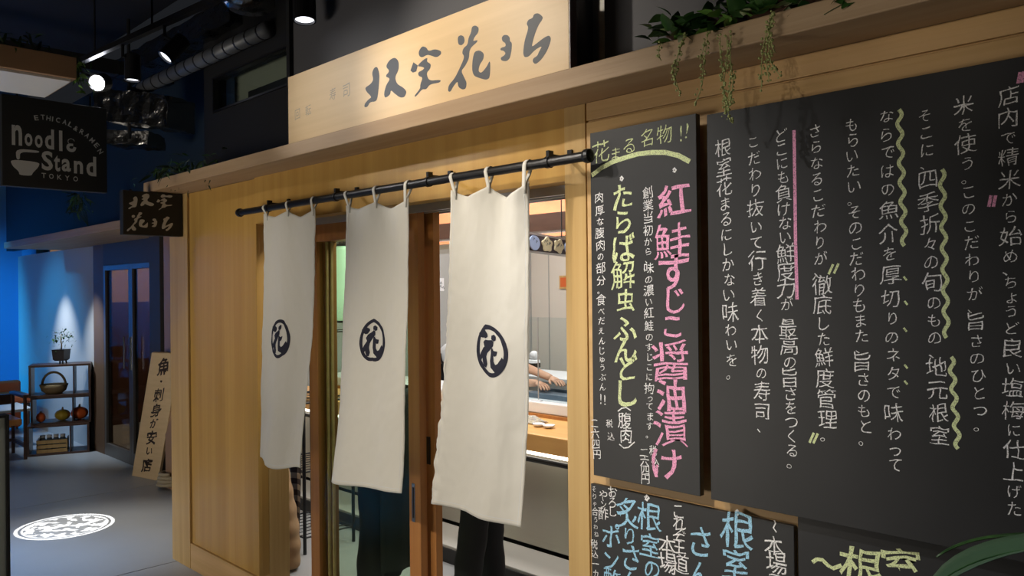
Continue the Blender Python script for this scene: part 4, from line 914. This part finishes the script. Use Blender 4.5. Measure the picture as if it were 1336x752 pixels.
ob('body', MB().lathe([(.05, .001), (.055, .02), (.055, .12), (.045, .13)], p, 18), 'white_plastic', ds, smooth=True); ob('band', MB().lathe([(.058, .06), (.058, .10)], p, 18), 'black_metal', ds); ob('cap', MB().ball(p + EZ * .165, .045, 14, 9), 'white_plastic', ds, smooth=True)
# hanging plate board
dr = Vector((-.376, .925, 0)).normalized(); P0 = CAM + (fwd + right * .045) * 5.0; P0.z = 0; zz0, zz1 = 1.6 + .047 * 5, 1.6 + .066 * 5
nb = dr.cross(EZ).normalized(); 
if nb.dot(CAM - P0) < 0: nb = -nb
hb = thing('hanging_plate_board', 'dark board with decorated plates hung under the soffit above the counter', 'decor board', P0 + EZ * zz0)
def Q(s, z, o=0): return P0 + dr * s + EZ * z + nb * o
ob('board', MB().prism([Q(-.75, zz0), Q(.55, zz0), Q(.55, zz1), Q(-.75, zz1)], -nb * .012), 'plate_dark', hb)
ob('frame', MB().prism([Q(-.75, zz0 - .014), Q(.55, zz0 - .014), Q(.55, zz0 - .001), Q(-.75, zz0 - .001)], -nb * .02).prism([Q(-.75, zz1 + .001), Q(.55, zz1 + .001), Q(.55, zz1 + .014), Q(-.75, zz1 + .014)], -nb * .02), 'alu', hb)
ob('hanger', MB().tube([Q(-.5, zz1 + .01, -.01), Q(-.5, 2.6, -.01)], .004).tube([Q(.3, zz1 + .01, -.01), Q(.3, 2.6, -.01)], .004), 'black_metal', hb)
for s, mt_, sh_ in ((-.24, 'plate_blue', 0), (-.02, 'plate_cream', 1), (.20, 'plate_cream', 2), (-.46, 'plate_cream', 1), (.40, 'plate_blue', 0)):
    zc = (zz0 + zz1) / 2; pts = []
    for i in range(24):
        t = 2 * PI * i / 24; rr_ = 1 if sh_ == 0 else (1 + .14 * math.sin(t * 5 + s * 9))
        a, b = .085 * rr_ * math.cos(t), .044 * rr_ * math.sin(t); pts.append(Q(s + a, zc + b, .002))
    pt_ = ob('plate', MB().prism(pts, nb * .008), mt_, hb); 
    mk = MB()
    for _ in range(5 if sh_ else 2):
        a, b = random.uniform(-.05, .05), random.uniform(-.022, .022); mk.ribbon([Q(s + a - .012, zc + b - .008, .011), Q(s + a, zc + b + .008, .011), Q(s + a + .014, zc + b, .011)], .007, nb)
    ob('brush_marks', mk, 'ink', hb)
# small pictures on the walls
p = PX(573, 371, XI); q = PX(567, 371, XI); q2 = PX(579, 371, XI); zt_, zb_ = PX(573, 363, XI).z, PX(573, 380, XI).z
pc1 = thing('wall_print', 'small ink drawing pinned to the pale wall left of the rightmost cloth', 'picture', (XI, p.y, zb_))
ob('paper', bx(XI + .001, XI + .004, q.y, q2.y, zb_, zt_), 'white_plastic', pc1); k_ = MB()
for i in range(7): a = random.uniform(.15, .8); b = random.uniform(.15, .8); k_.ribbon([(XI + .005, q.y + (q2.y - q.y) * (a + d_), zb_ + (zt_ - zb_) * (b + e_2)) for d_, e_2 in ((0, 0), (.12, .15), (.2, -.05))], .008, (1, 0, 0))
ob('drawing', k_, 'ink', pc1)
q, q2 = PY(731, 360, YI), PY(744, 377, YI)
pc2 = thing('framed_picture', 'small framed red picture on the far wall beside the right jamb', 'picture', (q.x, YI, q2.z))
ob('frame', bx(q.x, q2.x, YI - .02, YI - .001, q2.z, q.z), 'wood_vertical', pc2, bevel=.003); ob('print', bx(q.x + .02, q2.x - .02, YI - .023, YI - .0205, q2.z + .02, q.z - .02), 'orange_leather', pc2)
# rack, gingham cloth, coat
p = PY(397, 640, .65)
rk = thing('display_rack', 'black wire rack on slim posts just inside the left of the doorway', 'rack', (p.x, .65, 0))
for dx, dy in ((0, 0), (-.5, 0), (0, .35), (-.5, .35)): ob('post', MB().tube([(p.x + dx, .65 + dy, 0), (p.x + dx, .65 + dy, 1.5)], .011, 8), 'black_metal', rk)
for z in (.10, .50, .92, 1.35):
    m = MB().tube([(p.x, .65, z), (p.x - .5, .65, z)], .006).tube([(p.x, 1.0, z), (p.x - .5, 1.0, z)], .006).tube([(p.x, .65, z), (p.x, 1.0, z)], .006).tube([(p.x - .5, .65, z), (p.x - .5, 1.0, z)], .006)
    for i in range(1, 8): m.tube([(p.x - .5 * i / 8, .65, z), (p.x - .5 * i / 8, 1.0, z)], .003, 5)
    ob('wire_shelf', m, 'black_metal', rk)
gx0, gx1 = PY(352, 640, .60).x - .12, PY(390, 640, .60).x; m = MB(); a_, b_2 = 24, 30
for j in range(b_2 + 1):
    for i in range(a_ + 1): u_, v_ = i / a_, j / b_2; m.v.append(Vector((gx0 + (gx1 - gx0) * u_, .600 + .018 * math.sin(u_ * 14 + v_ * 2) + .004, 1.02 - .98 * v_ + .012 * math.sin(u_ * 9) * v_)))
for j in range(b_2):
    for i in range(a_): a = j * (a_ + 1) + i; m.f.append([a, a + 1, a + a_ + 2, a + a_ + 1])
gc = ob('gingham_cloth', m, 'gingham', smooth=True, thick=.0015)
uvl = gc.data.uv_layers.new(name='UVMap')
for lp_ in gc.data.loops: vi = lp_.vertex_index; uvl.data[lp_.index].uv = ((vi % (a_ + 1)) / a_ * .62, 1 - (vi // (a_ + 1)) / b_2)
tag(gc, 'navy and white gingham cloth hanging from the black rack', 'cloth')
ob('cloth_bar', MB().tube([(gx0 - .02, .604, 1.03), (gx1 + .02, .604, 1.03)], .006).tube([(gx1 - .02, .604, 1.03), (p.x - .02, .65, 1.03)], .005), 'black_metal', rk)
cc = PY(364, 700, .44); m = MB(); nn = 28; lv = 30
for j in range(lv + 1):
    v_ = j / lv; z = .66 - .655 * v_; rx = (.05 + .155 * min(1, (v_ * 1.5)) ** .7) * (1 - .12 * max(0, v_ - .85) / .15); ry = .09 * (.5 + .5 * min(1, v_ * 2))
    for i in range(nn):
        t = 2 * PI * i / nn; q_ = 1 + .05 * math.sin(t * 3 + v_ * 6) + .035 * math.cos(v_ * 40) * (.5 + .5 * math.cos(t - .5)); m.v.append(Vector((cc.x - .02 + rx * q_ * math.cos(t), .44 + ry * q_ * math.sin(t), z)))
for j in range(lv):
    for i in range(nn): m.f.append([j * nn + i, j * nn + (i + 1) % nn, (j + 1) * nn + (i + 1) % nn, (j + 1) * nn + i])
m.f.append(list(range(nn))); m.f.append([lv * nn + i for i in range(nn)][::-1])
ctt = thing('padded_bag', 'tan padded bundle slumped on the floor inside the left of the doorway', 'bag', (cc.x, .44, 0)); ob('body', m, 'tan_cloth', ctt, smooth=True, sub=1)
ob('seam', MB().tube([(cc.x + (.055 + .145 * min(1, v_ * 1.5) ** .7) * .55, .44 - .082 * (.5 + .5 * min(1, v_ * 2)) * .9, .655 - .64 * v_) for v_ in [i / 14 for i in range(1, 15)]], .003, 5), 'wicker', ctt)
# paper lantern behind the glazed door
p = PY(449, 370, 1.35)
ln2 = thing('paper_lantern', 'pale green glowing lantern seen through the glazed door', 'lantern', p)
ob('shade', MB().lathe([(.05, -.27), (.085, -.24), (.10, -.12), (.10, .12), (.085, .24), (.05, .27)], p, 20), 'paper_green', ln2, smooth=True)
ob('ring', MB().lathe([(.055, -.285), (.055, -.27)], p, 20).lathe([(.055, .27), (.055, .285)], p, 20), 'black_metal', ln2); ob('cord', MB().tube([p + EZ * .28, (p.x, p.y, 2.62)], .004), 'black_metal', ln2)

# ================================================================== PEOPLE
def skin(nodes, edges, root, sub=2):
    keys = list(nodes); me = bpy.data.meshes.new('s'); me.from_pydata([Vector(nodes[k_][0]) for k_ in keys], [(keys.index(a), keys.index(b)) for a, b in edges], [])
    o = bpy.data.objects.new('s', me); COL.objects.link(o); md = o.modifiers.new('k', 'SKIN'); md.use_smooth_shade = True; md.branch_smoothing = .3
    for k_, sv in zip(keys, me.skin_vertices[0].data): sv.radius = nodes[k_][1] if isinstance(nodes[k_][1], tuple) else (nodes[k_][1],) * 2; sv.use_root = (k_ == root)
    s_ = o.modifiers.new('u', 'SUBSURF'); s_.levels = sub
    bpy.context.view_layer.update(); ev = o.evaluated_get(bpy.context.evaluated_depsgraph_get()); m = bpy.data.meshes.new_from_object(ev)
    r = MB(); r.v = [v.co.copy() for v in m.vertices]; r.f = [list(p_.vertices) for p_ in m.polygons]
    bpy.data.objects.remove(o); bpy.data.meshes.remove(me); bpy.data.meshes.remove(m); return r
def person(label, J, shirt, trouser, shoe='black_paint', apron=None, hairm='hair', cap=None, sleeve='short', face=(1, 0)):
    """J: world joints - pelvis, chest, neck, head, l/r: shoulder elbow wrist hand hip knee ankle toe"""
    J = {k_: Vector(v) for k_, v in J.items()}; base = J['pelvis'].copy(); base.z = 0
    t = thing('person', label, 'person', base)
    fd = Vector((face[0], face[1], 0)).normalized(); sd = Vector((-fd.y, fd.x, 0))
    waist = J['pelvis'].lerp(J['chest'], .45)
    nodes = {'pelvis': (J['pelvis'], (.13, .12)), 'waist': (waist, (.115, .10)), 'chest': (J['chest'], (.135, .11)), 'neck': (J['neck'], .052), 'skull': (J['neck'].lerp(J['head'], .5), .056)}
    edges = [('pelvis', 'waist'), ('waist', 'chest'), ('chest', 'neck'), ('neck', 'skull')]
    for s in 'lr':
        nodes.update({s + 'sh': (J[s + 'sh'], .055), s + 'el': (J[s + 'el'], .038), s + 'wr': (J[s + 'wr'], .026), s + 'hip': (J[s + 'hip'], .085), s + 'kn': (J[s + 'kn'], .057), s + 'calf': (J[s + 'kn'].lerp(J[s + 'an'], .35), .052), s + 'an': (J[s + 'an'], .036), s + 'toe': (J[s + 'toe'], .030)})
        edges += [('chest', s + 'sh'), (s + 'sh', s + 'el'), (s + 'el', s + 'wr'), ('pelvis', s + 'hip'), (s + 'hip', s + 'kn'), (s + 'kn', s + 'calf'), (s + 'calf', s + 'an'), (s + 'an', s + 'toe')]
    body = skin(nodes, edges, 'pelvis')
    hd_ = J['head']; n0 = len(body.v)
    h = MB().ball((0, 0, 0), .1, 28, 20)
    for i, v in enumerate(h.v):          # head: narrower jaw, brow, nose, chin in local frame (x forward)
        x, y, z = v.x * .95, v.y * .78, v.z * 1.2
        if z < 0: y *= 1 + z * 2.4; x *= 1 + z * .9 * (1 if x < 0 else .3)
        if x > 0: x += .022 * math.exp(-((y / .013) ** 2) - ((z + .012) / .024) ** 2) + .006 * math.exp(-((y / .03) ** 2) - ((z + .055) / .012) ** 2) - .007 * math.exp(-(((abs(y) - .033) / .016) ** 2) - ((z - .016) / .014) ** 2) + .008 * math.exp(-((y / .025) ** 2) - ((z + .095) / .02) ** 2)
        h.v[i] = hd_ + fd * x + sd * y + EZ * z
    for s in (-1, 1): h.ball(hd_ + sd * s * .078 + EZ * -.005, .026, 8, 6, (.5, .5, 1.15))
    body.add(h.v, h.f)
    for s in 'lr':                        # hand: palm, four fingers, thumb
        wr, hn = J[s + 'wr'], J[s + 'ha']; d = (hn - wr).normalized(); up = J.get(s + 'up', EZ); sdv = d.cross(up).normalized(); up = sdv.cross(d).normalized()
        k_ = skin({'w': (wr - d * .01, .026), 'p1': (wr + d * .035, (.036, .017)), 'p2': (wr + d * .075, (.040, .015))}, [('w', 'p1'), ('p1', 'p2')], 'w', 2); body.add(k_.v, k_.f)
        for i, (o_f, L_) in enumerate(((-.030, .066), (-.010, .076), (.010, .072), (.029, .056))):
            a = wr + d * .068 + sdv * o_f; b = a + d * L_ * .45 + up * .002; c_ = b + d * L_ * .34 - up * .010; e_ = c_ + d * L_ * .22 - up * .012
            k_ = skin({'a': (a, .0092), 'b': (b, .0088), 'c': (c_, .008), 'e': (e_, .0066)}, [('a', 'b'), ('b', 'c'), ('c', 'e')], 'a', 1); body.add(k_.v, k_.f)
        sg_ = 1 if s == 'l' else -1
        a = wr + d * .022 + sdv * sg_ * .026; b = a + d * .030 + sdv * sg_ * .022 - up * .008; c_ = b + d * .030 + sdv * sg_ * .006 - up * .008
        k_ = skin({'a': (a, .013), 'b': (b, .0105), 'c': (c_, .008)}, [('a', 'b'), ('b', 'c')], 'a', 1); body.add(k_.v, k_.f)
    ob('body', body, 'skin', t, smooth=True)
    eyes = MB()
    for s in (-1, 1): eyes.ball(hd_ + fd * .083 + sd * s * .031 + EZ * .014, .0095, 10, 7)
    ob('eyes', eyes, 'white_plastic', t, smooth=True); ir = MB()
    for s in (-1, 1): ir.ball(hd_ + fd * .0895 + sd * s * .031 + EZ * .014, .0045, 8, 6)
    ob('irises', ir, 'black_paint', t, smooth=True)
    hr = MB().ball((0, 0, 0), .1, 26, 16)
    keep = [i for i, v in enumerate(hr.v)]
    for i, v in enumerate(hr.v):
        z = max(v.z * 1.28, (-.02 if v.x < .02 else .045) + .0); x = v.x * 1.04 - .007; y = v.y * .88
        hr.v[i] = hd_ + fd * x + sd * y + EZ * (z + .004)
    ob('hair', hr, hairm, t, smooth=True)
    if cap: ob('cap', MB().lathe([(.086, .045), (.094, .05), (.098, .11), (.08, .135), (.02, .142)], hd_ - fd * .006, 24), cap, t, smooth=True)
    # shirt
    sn = {'pelvis': (J['pelvis'], (.15, .135)), 'waist': (waist, (.135, .118)), 'chest': (J['chest'], (.152, .126)), 'neck': (J['chest'].lerp(J['neck'], .62), .068)}; se = [('pelvis', 'waist'), ('waist', 'chest'), ('chest', 'neck')]
    for s in 'lr':
        sn[s + 'sh'] = (J[s + 'sh'], .072); se.append(('chest', s + 'sh'))
        if sleeve == 'short': sn[s + 'cf'] = (J[s + 'sh'].lerp(J[s + 'el'], .85), .062); se.append((s + 'sh', s + 'cf'))
        else: sn[s + 'el'] = (J[s + 'el'], .056); sn[s + 'cf'] = (J[s + 'el'].lerp(J[s + 'wr'], .92), .042); se += [(s + 'sh', s + 'el'), (s + 'el', s + 'cf')]
    sm_ = skin(sn, se, 'pelvis')
    for i, v in enumerate(sm_.v): sm_.v[i] = v + noise.noise_vector(v * 16) * .007
    ob('shirt', sm_, shirt, t, smooth=True)
    tn = {'pelvis': (J['pelvis'] - EZ * .02, (.148, .135))}; te = []
    for s in 'lr':
        tn.update({s + 'hip': (J[s + 'hip'], .100), s + 'th': (J[s + 'hip'].lerp(J[s + 'kn'], .5), .095), s + 'kn': (J[s + 'kn'], .078), s + 'cf': (J[s + 'kn'].lerp(J[s + 'an'], .55), .076), s + 'hm': (J[s + 'an'] + EZ * .01, .068)})
        te += [('pelvis', s + 'hip'), (s + 'hip', s + 'th'), (s + 'th', s + 'kn'), (s + 'kn', s + 'cf'), (s + 'cf', s + 'hm')]
    tm = skin(tn, te, 'pelvis')
    for i, v in enumerate(tm.v): tm.v[i] = v + noise.noise_vector(v * 12) * .008
    ob('trousers', tm, trouser, t, smooth=True)
    for s in 'lr':
        an, to = J[s + 'an'], J[s + 'toe']; d = Vector((to.x - an.x, to.y - an.y, 0)).normalized(); z0_ = min(an.z - .075, to.z - .035)
        k_ = skin({'h': (Vector((an.x, an.y, z0_ + .045)) - d * .045, (.042, .042)), 'm': (Vector((an.x, an.y, z0_ + .048)) + d * .05, (.044, .044)), 't': (Vector((an.x, an.y, z0_ + .036)) + d * .17, (.044, .034))}, [('h', 'm'), ('m', 't')], 'h', 2)
        for i, v in enumerate(k_.v): k_.v[i] = Vector((v.x, v.y, max(v.z, z0_ + .002)))
        ob('shoe', k_, shoe, t, smooth=True)
    if apron:
        m = MB(); nn, lv = 20, 20; top_ = waist + EZ * .02
        for j in range(lv + 1):
            v_ = j / lv; z = top_.z - v_ * (top_.z - .22)
            for i in range(nn + 1):
                th_ = -1.25 + 2.5 * i / nn; R_ = .165 + .03 * v_ + .008 * math.sin(i * 1.3 + v_ * 3) * v_
                m.v.append(Vector((J['pelvis'].x, J['pelvis'].y, z)) + fd * R_ * math.cos(th_) + sd * R_ * math.sin(th_) * 1.02)
        for j in range(lv):
            for i in range(nn): a = j * (nn + 1) + i; m.f.append([a, a + 1, a + nn + 2, a + nn + 1])
        ob('apron', m, apron, t, smooth=True, thick=.003)
    return t
def stand(px, Y, yaw, step=.12, bend=0):
    p = PY(px, 700, Y); p.z = 0; f = Vector((math.cos(yaw), math.sin(yaw), 0)); l = Vector((-f.y, f.x, 0))
    J = {'pelvis': p + EZ * .93, 'chest': p + EZ * 1.28 + f * .01, 'neck': p + EZ * 1.44, 'head': p + EZ * 1.60 + f * .03}
    for s, g_ in (('l', 1), ('r', -1)):
        o_f = f * step * g_
        J.update({s + 'sh': p + EZ * 1.37 + l * .17 * g_, s + 'el': p + EZ * 1.08 + l * .21 * g_ - f * .03, s + 'wr': p + EZ * .86 + l * .20 * g_ + f * .06, s + 'ha': p + EZ * .78 + l * .195 * g_ + f * .09, s + 'up': l * g_,
                  s + 'hip': p + EZ * .88 + l * .085 * g_, s + 'kn': p + EZ * .49 + l * .09 * g_ + o_f * .6 + f * .02, s + 'an': p + EZ * .085 + l * .09 * g_ + o_f, s + 'toe': p + EZ * .04 + l * .10 * g_ + o_f + f * .14})
    return J
J = stand(624, .78, math.radians(62), .10)
J['lel'] = PY(592, 545, .70); J['lwr'] = PY(580, 590, .62); J['lha'] = J['lwr'] + Vector((.02, .02, -.09))
person('person in black trousers and pale shirt standing behind the rightmost cloth', J, 'white_cloth', 'black_cloth', sleeve='long', face=(.47, .88))
J = stand(495, .52, math.radians(38), .03)
person('person in a long dark apron standing behind the glazed door', J, 'black_cloth', 'black_cloth', sleeve='long', apron='dark_apron', face=(.79, .62))
# chef, bent over towards the right with both forearms on the work surface
f = Vector((1, -.1, 0)).normalized(); l = Vector((-f.y, f.x, 0))
pv = PY(582, 480, 2.78); pv.z = 1.0
chs = PY(648, 452, 2.62); chs.z = 1.16
J = {'pelvis': pv, 'chest': chs, 'neck': chs + f * .13 + EZ * .10, 'head': chs + f * .24 + EZ * .17,
     'rsh': chs + f * .04 - l * .15 + EZ * .03, 'lsh': chs + f * .04 + l * .15 + EZ * .02}
J['lel'] = PY(682, 478, 2.42); J['lwr'] = PY(720, 494, 2.24); J['lha'] = PY(733, 501, 2.20)
J['rel'] = PY(668, 500, 2.36); J['rwr'] = PY(702, 500, 2.22); J['rha'] = PY(712, 506, 2.17)
for s, g_ in (('l', 1), ('r', -1)):
    J.update({s + 'hip': pv + l * .085 * g_ - EZ * .05, s + 'kn': Vector((pv.x, pv.y, .48)) + l * .1 * g_ + f * .04, s + 'an': Vector((pv.x, pv.y, .085)) + l * .1 * g_, s + 'toe': Vector((pv.x, pv.y, .04)) + l * .1 * g_ + f * .14})
person('chef in white short-sleeved jacket bent over the counter, forearms reaching right', J, 'white_cloth', 'black_cloth', apron=None, cap='white_cloth', face=(1, -.1))
